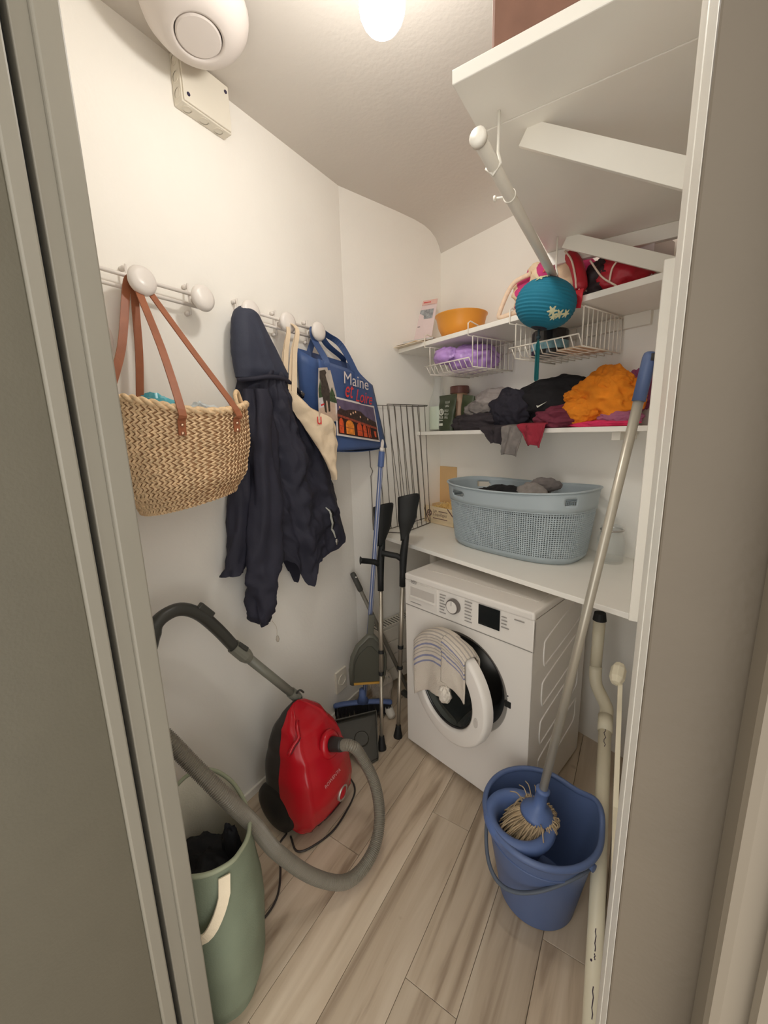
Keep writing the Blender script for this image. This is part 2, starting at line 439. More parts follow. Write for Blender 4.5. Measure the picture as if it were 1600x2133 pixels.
# ------------------------------------------------------------------ ceiling lamp
lamp = thing('ceiling_lamp', (BULB_POS.x, BULB_POS.y, CEIL), 'bare bright bulb hanging from the ceiling in a white holder', 'lamp')
b = MB(); b.lathe([(0.0, 0), (0.05, 0), (0.05, -0.012), (0.02, -0.024), (0.006, -0.03)], 28, (BULB_POS.x, BULB_POS.y, CEIL)); b.build('ceiling_rose', trim_m, lamp, smooth=True)
b = MB(); b.tube([(BULB_POS.x, BULB_POS.y, CEIL-0.02), (BULB_POS.x, BULB_POS.y, BULB_POS.z+0.09)], 0.003, 8); b.build('cord', trim_m, lamp)
b = MB(); b.lathe([(0.006, 0.105), (0.018, 0.095), (0.019, 0.050), (0.015, 0.044)], 24, tuple(BULB_POS)); b.build('holder', trim_m, lamp, smooth=True)
bm_ = bpy.data.materials.new('bulb_glow'); bm_.use_nodes = True
nt = bm_.node_tree; nt.nodes.remove(nt.nodes['Principled BSDF']); em = nt.nodes.new('ShaderNodeEmission')
em.inputs[0].default_value = BULB_COLOR + (1,); em.inputs[1].default_value = BULB_STRENGTH
nt.links.new(em.outputs[0], nt.nodes['Material Output'].inputs[0])
b = MB(); rr = 0.048
b.lathe([(max(0.0005, rr*math.sin(math.pi*i/12)), rr*math.cos(math.pi*i/12)) for i in range(13)], 20, tuple(BULB_POS)); b.build('bulb', bm_, lamp, smooth=True)

# ------------------------------------------------------------------ ventilation outlet and junction box
vent = thing('ceiling_vent', (-1.035, 0.789, CEIL), 'round white domed air vent on the ceiling with a flat centre disc', 'vent')
vm = mat('vent_plastic', (214, 206, 200), 0.4, var=0.01)
vax = Vector((0.10, -0.03, -1.0)).normalized(); vc = Vector((-1.035, 0.789, CEIL))
b = MB(); b.lathe([(0.0, 0.0), (0.085, 0.0), (0.087, 0.02), (0.125, 0.024), (0.128, 0.030), (0.124, 0.045), (0.108, 0.067), (0.085, 0.083), (0.064, 0.090), (0.058, 0.089), (0.056, 0.082)], 48, tuple(vc), tuple(vax), cap1=False); b.build('dome', vm, vent, smooth=True)
b = MB(); b.lathe([(0.0, 0.074), (0.053, 0.074), (0.054, 0.087), (0.050, 0.0895), (0.0, 0.090)], 40, tuple(vc), tuple(vax)); b.build('centre_disc', vm, vent, smooth=False)

jb = thing('junction_box', (XL, 0.905, 2.39), 'white square electrical junction box high on the left wall', 'junction box')
jm = mat('box_plastic', (224, 218, 204), 0.45, var=0.02)
MB().box((XL+0.001, 0.834, 2.385), (XL+0.040, 1.000, 2.513)).build('body', jm, jb, bevel=0.002)
MB().box((XL+0.040, 0.838, 2.389), (XL+0.046, 0.996, 2.509)).build('cover', jm, jb, bevel=0.002)
for yy, zz in ((0.852, 2.408), (0.984, 2.49)):
    b = MB(); b.lathe([(0.0, 0), (0.005, 0), (0.005, 0.002), (0.0, 0.002)], 12, (XL+0.046, yy, zz), (1, 0, 0)); b.build('screw', mat('screw_blue', (52, 46, 72), 0.5), jb)
for i, yy in enumerate((0.86, 0.915, 0.965)):   # round knock-outs on the underside
    b = MB(); b.lathe([(0.013, 0), (0.0145, 0), (0.0145, 0.001), (0.013, 0.001)], 20, (XL+0.021, yy, 2.385), (0, 0, -1), cap0=False, cap1=False); b.build('knockout', jm, jb)
for i, zz in enumerate((2.41, 2.45, 2.49)):
    b = MB(); b.lathe([(0.012, 0), (0.0135, 0), (0.0135, 0.001), (0.012, 0.001)], 20, (XL+0.021, 0.834, zz), (0, -1, 0), cap0=False, cap1=False); b.build('knockout', jm, jb)

# wall socket
so = thing('wall_socket', (XL, 1.43, 0.20), 'white square wall socket low on the left wall', 'socket')
MB().box((XL+0.0005, 1.385, 0.125), (XL+0.012, 1.470, 0.245)).build('plate', jm, so, bevel=0.003)
b = MB(); b.lathe([(0.030, 0.011), (0.030, 0.0155), (0.026, 0.0160), (0.024, 0.0130), (0.0, 0.0128)], 28, (XL, 1.43, 0.188), (1, 0, 0)); b.build('outlet_ring', jm, so, smooth=False)
# ================================================================== left wall
white_metal = mat('white_enamel', (226, 220, 214), 0.3, var=0.01)
def coat_rack(y0, y1, knob_ys, label):
    t = thing('coat_rack', (XL, (y0+y1)/2, 1.855), label, 'coat rack', 'coat racks on the left wall')
    for zz in (1.870, 1.838):
        b = MB(); b.tube([(XL+0.030, y0, zz), (XL+0.030, y1, zz)], 0.0055, 12); b.build('rod', white_metal, t, smooth=True)
    for ky in knob_ys:
        b = MB(); b.tube([(XL+0.024, ky-0.012, 1.900), (XL+0.024, ky-0.012, 1.812)], 0.003, 8)
        b.lathe([(0.0, 0), (0.007, 0), (0.007, 0.014), (0.0, 0.016)], 12, (XL+0.0005, ky-0.012, 1.893), (1, 0, 0))
        b.lathe([(0.0, 0), (0.007, 0), (0.007, 0.014), (0.0, 0.016)], 12, (XL+0.0005, ky-0.012, 1.818), (1, 0, 0)); b.build('bracket', white_metal, t, smooth=True)
        b = MB(); b.tube([(XL+0.026, ky, 1.854), (XL+0.066, ky, 1.852)], 0.009, 14); st = b.build('peg', white_metal, t, smooth=True)
        b = MB(); b.lathe([(0.0, 0.0), (0.020, 0.0), (0.034, 0.003), (0.0375, 0.010), (0.035, 0.018), (0.025, 0.0225), (0.0, 0.0245)], 36, (XL+0.064, ky, 1.852), (1, 0, 0)); b.build('knob', white_metal, t, smooth=True)
    return t
coat_rack(0.44, 0.83, (0.455, 0.632, 0.808), 'white coat rack with round knobs holding the straw basket')
coat_rack(0.972, 1.385, (0.985, 1.155, 1.325), 'white coat rack with round knobs holding jacket and tote bags')

# small yellow and white round item at the frame
yi = thing('round_pouch', (XL+0.03, 0.50, 1.62), 'yellow and white round flat pouch half hidden by the door frame', 'pouch')
b = MB(); b.lathe([(0.0, 0.0), (0.060, 0.0), (0.062, 0.004), (0.060, 0.008), (0.0, 0.008)], 36, (XL+0.012, 0.505, 1.705), (1, 0, 0)); b.build('rim', mat('pouch_white', (226, 216, 208), 0.6), yi)
b = MB(); b.lathe([(0.0, 0.008), (0.051, 0.008), (0.046, 0.012), (0.0, 0.014)], 36, (XL+0.012, 0.505, 1.705), (1, 0, 0)); b.build('face', mat('pouch_yellow', (226, 180, 70), 0.6), yi)
b = MB(); b.tube(spline([(XL+0.018, 0.492, 1.764), (XL+0.03, 0.475, 1.81), (XL+0.048, 0.459, 1.8636)], 10), 0.002, 6); b.build('loop', MATS['pouch_white'], yi)

# ------------------------------------------------------------------ straw basket
bk = thing('straw_basket', (-1.075, 0.662, 1.25), 'woven straw market basket hanging by brown leather straps', 'basket')
straw_m = mat('straw', (226, 196, 156), 0.8, var=0.22, vs=70, bump=0.35, bs=220)
straw_d = mat('straw_inner', (186, 150, 112), 0.9, var=0.2, vs=60)
leather = mat('brown_leather', (152, 92, 62), 0.45, var=0.10, vs=25, bump=0.1, bs=160)
BC = Vector((-1.078, 0.650, 0)); TILT = 0.14
zb, zt = 1.262, 1.520
def bk_ab(t):       # half axes along the wall / out of the wall, t 0 bottom .. 1 rim
    f = sm(t, [(0, 0.70), (0.25, 0.90), (0.6, 1.0), (1.0, 0.985)])
    g = sm(t, [(0, 0.62), (0.3, 0.90), (1.0, 1.0)])
    return 0.193*f, 0.112*g
def bk_pt(an, t, off=0.0):
    a, b_ = bk_ab(t)
    # super-ellipse plan
    ca, sa = math.cos(an), math.sin(an)
    y = (a+off)*math.copysign(abs(ca)**0.86, ca); x = (b_+off)*math.copysign(abs(sa)**0.86, sa)
    z = zb+(zt-zb)*t
    z += TILT*y*(1-t)*0.9 + 0.010*math.cos(2*an)*t + 0.006*math.sin(3*an)*t
    return BC+Vector((x, y, z))
b = MB()
b.grid(lambda u, v: bk_pt(2*math.pi*u, v, -0.004), 72, 20, wrap=True)
b.add([bk_pt(2*math.pi*i/72, 0, -0.004) for i in range(72)], [tuple(range(71, -1, -1))])
b.build('wall', straw_d, bk, smooth=True)
# braided rows: chevron straw blades
b = MB(); NR = 19; NC = 72
for r_ in range(NR):
    t0 = r_/NR; t1 = (r_+1)/NR; tm = (t0+t1)/2
    for c_ in range(NC):
        for hlf in (0, 1):
            jit = random.uniform(-0.012, 0.012)
            a0 = 2*math.pi*(c_ + 0.5*(r_ % 2)*0.3)/NC + jit; da = 2*math.pi/NC
            if hlf == 0:
                q = [(a0, t0), (a0+da*0.62, t0), (a0+da*1.30, tm+0.006), (a0+da*0.68, tm+0.006)]
            else:
                q = [(a0+da*0.68, tm-0.006), (a0+da*1.30, tm-0.006), (a0+da*0.62, t1), (a0, t1)]
            o_ = [0.0005, 0.0035, 0.0035, 0.0005] if hlf == 0 else [0.003, 0.005, 0.0035, 0.001]
            lo = [bk_pt(an, max(0.0, min(1, tt)), oo) for (an, tt), oo in zip(q, o_)]
            ce = (lo[0]+lo[1]+lo[2]+lo[3])/4
            nrm = Vector((ce.x-BC.x, (ce.y-BC.y)*0.4, 0)).normalized()
            ce = ce+nrm*random.uniform(0.0015, 0.0035)
            k = len(b.v); b.v += lo+[ce]
            b.f += [(k, k+1, k+4), (k+1, k+2, k+4), (k+2, k+3, k+4), (k+3, k, k+4)]
w_ = b.build('weave', straw_m, bk, smooth=False); w_['kind'] = 'stuff'
# rope rim: two twisted strands
for ph in (0.0, math.pi):
    pts = []
    for i in range(160):
        an = 2*math.pi*i/160; tw = an*22+ph
        p = bk_pt(an, 1.0, 0.001+0.004*math.cos(tw)); p.z += 0.004+0.005*math.sin(tw); pts.append(p)
    bb = MB(); bb.tube(pts, 0.0062, 6, closed=True); bb.build('rim_rope', straw_m, bk, smooth=True)
# short straw handle standing on the rim
b = MB(); b.tube(spline([bk_pt(0.9, 1, -0.006), bk_pt(0.75, 1, -0.02)+Vector((0, 0, 0.03)), bk_pt(0.35, 1, -0.02)+Vector((0, 0, 0.040)), bk_pt(0.22, 1, -0.004)], 16), 0.006, 8); b.build('small_handle', straw_m, bk, smooth=True)
# leather straps meet on the knob
kn = Vector((XL+0.052, 0.632, 1.866))
def strap(y_top, pts, rivets, wd):
    b = MB(); b.ribbon(pts, 0.020, wd, 0.003); o = b.build('strap', leather, bk, smooth=False)
    for p in rivets:
        r2 = MB(); r2.lathe([(0.0, 0.0), (0.0045, 0.0), (0.004, 0.0022), (0.0, 0.003)], 12, tuple(p), (1, 0, 0)); r2.build('rivet', mat('brass', (214, 178, 150), 0.3, metal=0.9), o, smooth=True)
def front(an, t, off=0.009): return bk_pt(an, t, off)
fa = 1.83; fb = 1.02
for an, ytop in ((1.88, 0.626), (1.15, 0.640)):
    p3 = front(an, 0.99); p4 = front(an, 0.90); p5 = front(an, 0.76)
    pts = spline([kn+Vector((0.004, ytop-0.632, 0.0)), kn+Vector((0.012, (p3.y-0.632)*0.18, -0.03)), kn.lerp(p3, 0.55)+Vector((0.006, 0, 0)), p3+Vector((0.004, 0, 0.004)), p4, p5], 24)
    strap(ytop, pts, [front(an, 0.86)+Vector((0.0015, 0, 0)), front(an, 0.78)+Vector((0.0015, 0, 0))], [Vector((0, 1, 0))]*len(pts))
for an, ytop in ((-2.62, 0.620), (-1.85, 0.636)):
    p3 = bk_pt(an, 0.99, -0.012)
    pts = spline([kn+Vector((-0.004, ytop-0.632, 0.0)), kn+Vector((-0.006, (p3.y-0.632)*0.2, -0.03)), kn.lerp(p3, 0.55), p3+Vector((0, 0, 0.01)), bk_pt(an, 0.72, -0.012)], 20)
    strap(ytop, pts, [], [Vector((0, 1, 0))]*len(pts))
# contents: crumpled turquoise and white packets
def packet(name, c, s, mm, seed, label, cat):
    b = MB()
    def f(u, v):
        an = 2*math.pi*u; ph = math.pi*(v-0.5)
        p = Vector((math.cos(an)*math.cos(ph), math.sin(an)*math.cos(ph), math.sin(ph)))
        k = 1+0.35*fbm(p*2.2+Vector((seed, 0, 0)), 3)
        return Vector(c)+Vector((p.x*s[0]*k, p.y*s[1]*k, p.z*s[2]*k))
    b.grid(f, 28, 16, wrap=True)
    return tag(b.build(name, mm, None, smooth=False), label, cat)
packet('plastic_packet', (-1.085, 0.585, 1.50), (0.045, 0.065, 0.050), mat('turquoise_film', (90, 176, 190), 0.25, var=0.35, vs=14), 3.0, 'turquoise and white plastic packet inside the straw basket', 'packet')
packet('tissue_packet', (-1.085, 0.715, 1.495), (0.045, 0.06, 0.040), mat('white_film', (206, 214, 216), 0.3, var=0.12, vs=14), 9.0, 'pale crumpled tissue packet inside the straw basket', 'packet')

# ------------------------------------------------------------------ navy jacket
jk = thing('hooded_jacket', (XL+0.08, 1.08, 0.80), 'navy blue hooded jacket hanging by its hood on a knob', 'jacket')
navy = mat('navy_fabric', (40, 40, 54), 0.75, var=0.12, vs=9, bump=0.15, bs=260)
navy_h = mat('navy_hood_lit', (52, 56, 72), 0.7, var=0.10, vs=9, bump=0.15, bs=260)  # same navy as the body, lightened for light falling on the hood
yLt = [(0.75, 0.93), (0.95, 0.92), (1.08, 0.895), (1.20, 0.880), (1.36, 0.885), (1.455, 0.885), (1.55, 0.900), (1.61, 0.915), (1.67, 0.945)]
yRt = [(0.80, 1.43), (0.90, 1.44), (0.99, 1.447), (1.05, 1.440), (1.15, 1.410), (1.266, 1.362), (1.40, 1.292), (1.488, 1.240), (1.562, 1.205), (1.60, 1.17), (1.66, 1.12)]
zbt = [(0.0, 0.99), (0.10, 0.965), (0.20, 0.955), (0.25, 0.940), (0.32, 0.880), (0.37, 0.825), (0.41, 0.815), (0.46, 0.865), (0.52, 0.903), (0.70, 0.918), (0.85, 0.945), (1.0, 0.985)]
def jk_body(side):
    def f(t, s_):
        z = 1.665+(sm(t, zbt)-1.665)*s_
        yl = interp(z, yLt); yr = interp(z, yRt)
        y = yl+(yr-yl)*t
        # smooth bulge, folds running down from the collar
        bul = math.sqrt(max(0, 1-(2*t-1)**2))
        dep = sm(s_, [(0, 0.085), (0.2, 0.090), (0.6, 0.105), (1.0, 0.090)])
        fold = 0.014*math.sin(t*15+2.2*s_+1.6*fbm((t*2, s_*2, 1.0)))*sm(s_, [(0, 0.3), (0.3, 1), (1, 1.2)])
        fold += 0.030*fbm((t*5, s_*7, 4.0), 4)+0.010*(1-2.2*abs(noise.noise(Vector((t*7+s_*3, s_*9-t*2, 2.0)))))
        fold -= 0.030*math.exp(-((t-0.33)/0.035)**2)*sm(s_, [(0, 0), (0.25, 0.3), (0.5, 1), (1, 1)])   # gap beside the sleeve
        x = XL+0.012+(dep*bul+fold*bul)*(1 if side else 0.10)
        return Vector((max(x, XL+0.010), y, z))
    return f
b = MB(); b.grid(jk_body(1), 72, 64); b.grid(jk_body(0), 72, 64)
b.build('body', navy, jk, smooth=True)
def loft(secs, nseg=28, seed=0.0, amp=0.012, rows=None):
    """secs: (centre, ry, rx) rings stacked, ry along y, rx along x"""
    b = MB(); n = len(secs)
    N = rows or (n*6)
    cs = spline([s_[0] for s_ in secs], N); M_ = len(cs)
    def f(u, v):
        i = min(M_-1, int(v*(M_-1)+0.5)); k = v*(n-1)
        ry = interp(k, [(j, secs[j][1]) for j in range(n)]); rx = interp(k, [(j, secs[j][2]) for j in range(n)])
        an = 2*math.pi*u
        d = 1+amp/ max(0.02, min(ry, rx))*(fbm((math.cos(an)*1.6+seed, math.sin(an)*1.6, v*n*0.9), 4)*1.2+0.5*math.sin(an*3+v*9+seed))
        p = cs[i]+Vector((math.cos(an)*rx*d, math.sin(an)*ry*d, 0))
        return Vector((max(p.x, XL+0.008), p.y, p.z))
    b.grid(f, nseg, M_, wrap=True)
    b.add([f(i/nseg, 0) for i in range(nseg)], [tuple(range(nseg))])
    b.add([f(i/nseg, 1) for i in range(nseg)], [tuple(range(nseg))])
    return b
# near sleeve hangs in front, far sleeve cuff shows behind
sl = loft([((XL+0.070, 0.955, 1.60), 0.040, 0.035), ((XL+0.082, 0.950, 1.45), 0.058, 0.042), ((XL+0.086, 0.945, 1.28), 0.060, 0.044), ((XL+0.088, 0.925, 1.10), 0.064, 0.044), ((XL+0.088, 0.908, 0.96), 0.068, 0.044), ((XL+0.088, 0.893, 0.88), 0.056, 0.040), ((XL+0.088, 0.878, 0.80), 0.046, 0.034), ((XL+0.088, 0.882, 0.752), 0.020, 0.018)], 32, 1.0, 0.013, rows=70).build('sleeve', navy, jk, smooth=True)
loft([((XL+0.05, 0.875, 1.35), 0.03, 0.03), ((XL+0.05, 0.850, 1.15), 0.040, 0.03), ((XL+0.05, 0.825, 1.02), 0.045, 0.03), ((XL+0.05, 0.80, 0.965), 0.038, 0.026)], 24, 5.0, 0.008, rows=30).build('sleeve', navy, jk, smooth=True)
# zip toggle dangling from the near cuff
b = MB(); b.tube(spline([(XL+0.12, 0.895, 0.765), (XL+0.125, 0.908, 0.735), (XL+0.12, 0.912, 0.70)], 10), 0.0011, 6); b.build('cord', mat('cord_white', (206, 196, 182), 0.6), sl)
b = MB(); b.lathe([(0.0, 0.014), (0.005, 0.008), (0.007, -0.004), (0.0045, -0.013), (0.0, -0.015)], 12, (XL+0.12, 0.913, 0.685)); b.build('toggle', mat('clear_bead', (214, 206, 194), 0.1, trans=0.5), sl, smooth=True)
# hood
def hood(u, v):
    z = 1.872-0.235*v
    yl = interp(1-v, [(0, 0.885), (0.35, 0.880), (0.62, 0.884), (0.80, 0.893), (0.92, 0.908), (0.985, 0.928), (1, 0.946)])
    yr = interp(1-v, [(0, 1.155), (0.12, 1.130), (0.35, 1.085), (0.62, 1.040), (0.80, 1.012), (0.92, 0.992), (0.985, 0.968), (1, 0.948)])
    an = 2*math.pi*u; c = (yl+yr)/2; h = (yr-yl)/2
    dep = sm(v, [(0, 0.020), (0.12, 0.036), (0.5, 0.048), (1, 0.052)])
    cx = XL+0.060; cu, su = math.cos(an), math.sin(an)
    fold = 1+0.10*math.sin(cu*9+3*v)*v*(su > 0)+0.10*v*fbm((cu*2, su*2, v*3), 3); tk_ = 1-0.20*sm(v, [(0.86, 0), (1.0, 1)]); dep *= tk_
    y = c+h*cu*(1+0.05*fbm((v*4, 2, 3), 2)); x = cx+dep*su*fold
    # a diagonal crease
    x -= 0.008*math.exp(-((y-(0.935+0.06*v))/0.010)**2)*(su > 0)*sm(v, [(0.15, 0), (0.4, 1)])
    return Vector((max(x, XL+0.012), y, z-0.02*max(0, cu)*v*v))
b = MB(); b.grid(hood, 56, 40, wrap=True); b.add([hood(i/56, 0) for i in range(56)], [tuple(range(56))])
hd = b.build('hood', navy_h, jk, smooth=True)
# collar roll and its cord lock
b = MB(); b.tube(spline([(XL+0.060, 0.888, 1.628), (XL+0.100, 0.925, 1.632), (XL+0.112, 0.985, 1.642), (XL+0.108, 1.06, 1.640), (XL+0.085, 1.14, 1.612), (XL+0.060, 1.195, 1.590)], 40), 0.008, 10); col_ = b.build('collar', navy, jk, smooth=True)
b = MB(); b.lathe([(0.0, -0.010), (0.008, -0.008), (0.008, 0.008), (0.0, 0.010)], 12, (XL+0.078, 1.175, 1.600), (0.1, 0.8, -0.5)); b.build('cord_lock', mat('steel', (196, 192, 188), 0.25, metal=0.9), col_, smooth=False)
# pocket with open zip
def surf(y, z):     # front surface of the body
    yl = interp(z, yLt); yr = interp(z, yRt); t = (y-yl)/(yr-yl); zz = sm(t, zbt); s_ = (z-1.665)/(zz-1.665)
    return jk_body(1)(t, s_)
pk = [surf(1.235+0.0065*k, 1.135-0.15*k/10)+Vector((0.004, 0, 0)) for k in range(11)]
b = MB(); b.ribbon(pk, [0.004+0.010*math.sin(math.pi*k/10) for k in range(11)], (0, 1, 0.2), 0.002); b.build('zip_pocket', mat('zip_tape', (190, 192, 184), 0.5), jk)
pk2 = [p+Vector((0.001, 0.013, 0)) for p in pk]
b = MB(); b.ribbon(pk2, [0.002+0.016*math.sin(math.pi*k/10) for k in range(11)], (0, 1, 0.2), 0.002); b.build('pocket_opening', mat('pocket_black', (12, 12, 16), 0.9), jk)
pe = pk[-1]
b = MB(); b.lathe([(0.0, 0.0), (0.006, 0.0), (0.010, 0.012), (0.004, 0.026), (0.0, 0.030)], 12, tuple(pe+Vector((0.006, 0, -0.004))), (0, 0, -1), sx=0.5); b.build('zip_puller', MATS['steel'], jk, smooth=True)

jk.location.y += 0.028
# ------------------------------------------------------------------ cream cotton tote behind the jacket
tt = thing('cotton_tote', (XL+0.05, 1.22, 1.30), 'plain cream cotton tote bag hanging between jacket and blue bag', 'tote bag')
cream = mat('cream_cotton', (220, 200, 172), 0.85, var=0.06, vs=10, bump=0.2, bs=240)
def tote(u, v):
    z = 1.600-0.345*v
    yl = interp(z, [(1.255, 1.262), (1.28, 1.252), (1.38, 1.205), (1.485, 1.150), (1.55, 1.115), (1.60, 1.09)]); yr = interp(z, [(1.255, 1.272), (1.30, 1.276), (1.47, 1.292), (1.487, 1.282), (1.55, 1.170), (1.60, 1.125)])
    an = 2*math.pi*u; y = (yl+yr)/2+(yr-yl)/2*math.cos(an)
    mid = XL+0.100+0.068*sm(y, [(1.10, 0.0), (1.26, 1.0)])
    sg = math.sin(an)
    x = mid+0.016*sg+(0.016*fbm((y*16, z*13, 2), 3)+0.006*math.sin(y*70+z*18))*(sg > 0)
    return Vector((max(XL+0.004, x), y, z))
b = MB(); b.grid(tote, 72, 40, wrap=True); b.add([tote(i/72, 1) for i in range(72)], [tuple(range(72))]); b.build('bag', cream, tt, smooth=True)
k2 = Vector((XL+0.050, 1.155, 1.865))
for dy, x_, ye in ((-0.012, 0.090, 1.098), (0.004, 0.115, 1.122), (0.012, 0.105, 1.112), (-0.004, 0.080, 1.095)):
    b = MB(); b.ribbon(spline([k2+Vector((0, dy, 0)), k2+Vector((x_-0.05, dy*1.2, -0.04)), (XL+x_, (1.155+dy+ye)/2, 1.74), (XL+x_, ye, 1.59)], 14), [0.012+0.012*i/14 for i in range(15)], (0.25, 1, 0), 0.002); b.build('handle', cream, tt)
text_part('u', 'print', mat('print_red', (206, 50, 52), 0.7), tt, (XL+0.160, 1.190, 1.478), (0.5, 1, 0), (0, 0, 1), 0.018, 0.03)

# ------------------------------------------------------------------ blue shopping tote with prints
bl = thing('printed_tote_bag', (-1.12, 1.5, 1.36), 'blue printed shopping bag with two photo prints hanging on the end knob', 'tote bag')
blue = mat('blue_bag', (64, 90, 140), 0.42, var=0.10, vs=9, bump=0.12, bs=40)
blue_d = mat('blue_strap', (58, 80, 124), 0.5, var=0.08, vs=12)
tl = Vector((-1.099, 1.2563, 1.7319)); tr = Vector((-1.154, 1.7109, 1.7122)); br = Vector((-1.129, 1.7881, 1.3638)); bl_ = Vector((-1.065, 1.272, 1.3708))
pn = Vector((0.98744, 0.12372, 0.09827))
btl = Vector((XL+0.016, 1.25, 1.786)); btr = Vector((XL+0.030, 1.625, 1.762)); bbl = Vector((XL+0.022, 1.26, 1.375)); bbr = Vector((XL+0.068, 1.735, 1.372))
# soft top edge: corner droops a little
def panel(u, v):
    p = tl.lerp(tr, u).lerp(bl_.lerp(br, u), v)
    p = p-Vector((0, 0, 0.030*max(0, u-0.45)**1.5*(1-v)*4))*0.8
    return p-pn*(0.006*fbm((u*3, v*3, 8))*(1-abs(2*u-1))*0.5+0.004)
b = MB(); b.grid(panel, 24, 24); b.build('front_panel', blue, bl, smooth=True, solid=0.002)
b = MB(); b.grid(lambda u, v: btl.lerp(btr, u).lerp(bbl.lerp(bbr, u), v), 8, 8); b.build('back_panel', blue, bl, solid=0.002)
def lg(u, v):       # left gusset folded inwards
    p = btl.lerp(panel(0, 0), u).lerp(bbl.lerp(panel(0, 1), u), v)
    return p+Vector((0, 0.030*math.sin(math.pi*u)*(1-v), -0.012*math.sin(math.pi*u)*(1-v)))
b = MB(); b.grid(lg, 8, 10); b.build('side_panel', blue, bl, smooth=True, solid=0.002)
b = MB(); b.grid(lambda u, v: btr.lerp(panel(1, 0), u).lerp(bbr.lerp(panel(1, 1), u), v)-Vector((0, 0.02*math.sin(math.pi*u)*(1-v), 0)), 8, 10); b.build('side_panel', blue, bl, smooth=True, solid=0.002)
b = MB(); b.grid(lambda u, v: bbl.lerp(bbr, u).lerp(panel(u, 1), v)-Vector((0, 0, 0.010*math.sin(math.pi*u))), 16, 6); b.build('bottom_panel', blue, bl, smooth=True, solid=0.002)
k3 = Vector((XL+0.050, 1.325, 1.866))
h1 = spline([panel(0.10, 0.10)+pn*0.003, panel(0.10, -0.02)+pn*0.002, k3+Vector((0.010, -0.012, -0.045)), k3+Vector((0.0, 0.0, 0.004)), k3+Vector((0.006, 0.075, -0.012)), k3+Vector((0.02, 0.15, -0.045)), panel(0.62, -0.02)+pn*0.002, panel(0.62, 0.10)+pn*0.003], 50)
b = MB(); b.ribbon(h1, 0.026, (0.55, 0.8, 0.0), 0.003); b.build('handle', blue_d, bl)
h2 = spline([btl.lerp(btr, 0.18)-Vector((0, 0, 0.03)), btl.lerp(btr, 0.20), k3+Vector((-0.014, 0.02, -0.02)), k3+Vector((-0.006, 0.03, 0.002)), k3+Vector((-0.01, 0.09, -0.045)), k3+Vector((-0.01, 0.19, -0.085)), btl.lerp(btr, 0.78), btl.lerp(btr, 0.80)-Vector((0, 0, 0.03))], 50)
b = MB(); b.ribbon(h2, 0.024, (0.55, 0.8, 0.0), 0.003); b.build('handle', blue_d, bl)
def on(p, off): return Vector(p)+pn*off
def pr(name, pts, mm, par, off):
    b = MB(); b.poly([on(p, off) for p in pts], pn*0.0004); return b.build(name, mm, par)
white_p = mat('print_white', (228, 220, 216), 0.5, var=0.01)
# statue photograph
HZ = [(-1.0897, 1.2148, 1.6904), (-1.1048, 1.3217, 1.7077), (-1.0991, 1.3676, 1.5928), (-1.0862, 1.3211, 1.5222), (-1.0720, 1.200, 1.5260), (-1.0790, 1.205, 1.600)]
def hq(a, b_):      # picture coordinates 0..1 across, 0..1 down on the statue print
    q0, q1 = Vector((-1.0897, 1.2360, 1.6940)), Vector((-1.1048, 1.3217, 1.7077)); q3, q2 = Vector((-1.0700, 1.2000, 1.4950)), Vector((-1.0820, 1.3300, 1.4900))
    return q0.lerp(q1, a).lerp(q3.lerp(q2, a), b_)
ph1 = pr('statue_photo', [hq(0, 0), hq(1, 0), hq(1.18, 0.5), hq(1, 1), hq(0, 1), hq(-0.05, 0.5)], mat('photo_sky', (196, 186, 176), 0.5, var=0.12, vs=30), bl, 0.0015)
pr('photo_ground', [hq(0, 0.62), hq(1.1, 0.66), hq(1, 0.985), hq(0, 0.985)], mat('photo_sand', (204, 178, 158), 0.5, var=0.10, vs=40), ph1, 0.0022)
pr('photo_trees', [hq(0.62, 0.62), hq(0.66, 0.50), hq(0.82, 0.42), hq(0.92, 0.36), hq(1.10, 0.56), hq(1.12, 0.66)], mat('photo_green', (62, 82, 54), 0.5, var=0.5, vs=120), ph1, 0.0027)
pr('photo_trees', [hq(0.0, 0.58), hq(-0.02, 0.40), hq(0.10, 0.24), hq(0.22, 0.60)], MATS['photo_green'], ph1, 0.0027)
bz = mat('photo_bronze', (66, 58, 50), 0.4, var=0.5, vs=90)
pr('photo_statue', [hq(0.16, 0.26), hq(0.60, 0.24), hq(0.72, 0.42), hq(0.66, 0.60), hq(0.62, 0.82), hq(0.52, 0.83), hq(0.50, 0.62), hq(0.40, 0.62), hq(0.42, 0.85), hq(0.32, 0.84), hq(0.24, 0.60), hq(0.12, 0.44)], bz, ph1, 0.0032)
pr('photo_statue', [hq(0.06, 0.06), hq(0.52, 0.04), hq(0.62, 0.10), hq(0.52, 0.14), hq(0.60, 0.26), hq(0.16, 0.28), hq(0.06, 0.20)], bz, ph1, 0.0032)
pr('photo_barrier', [hq(-0.03, 0.58), hq(0.22, 0.56), hq(0.28, 0.74), hq(0.0, 0.78)], mat('photo_barrier_white', (206, 204, 206), 0.5, var=0.15, vs=80), ph1, 0.0029)
pr('photo_barrier', [hq(0.10, 0.70), hq(0.30, 0.67), hq(0.30, 0.70), hq(0.10, 0.735)], MATS['print_red'], ph1, 0.0034)
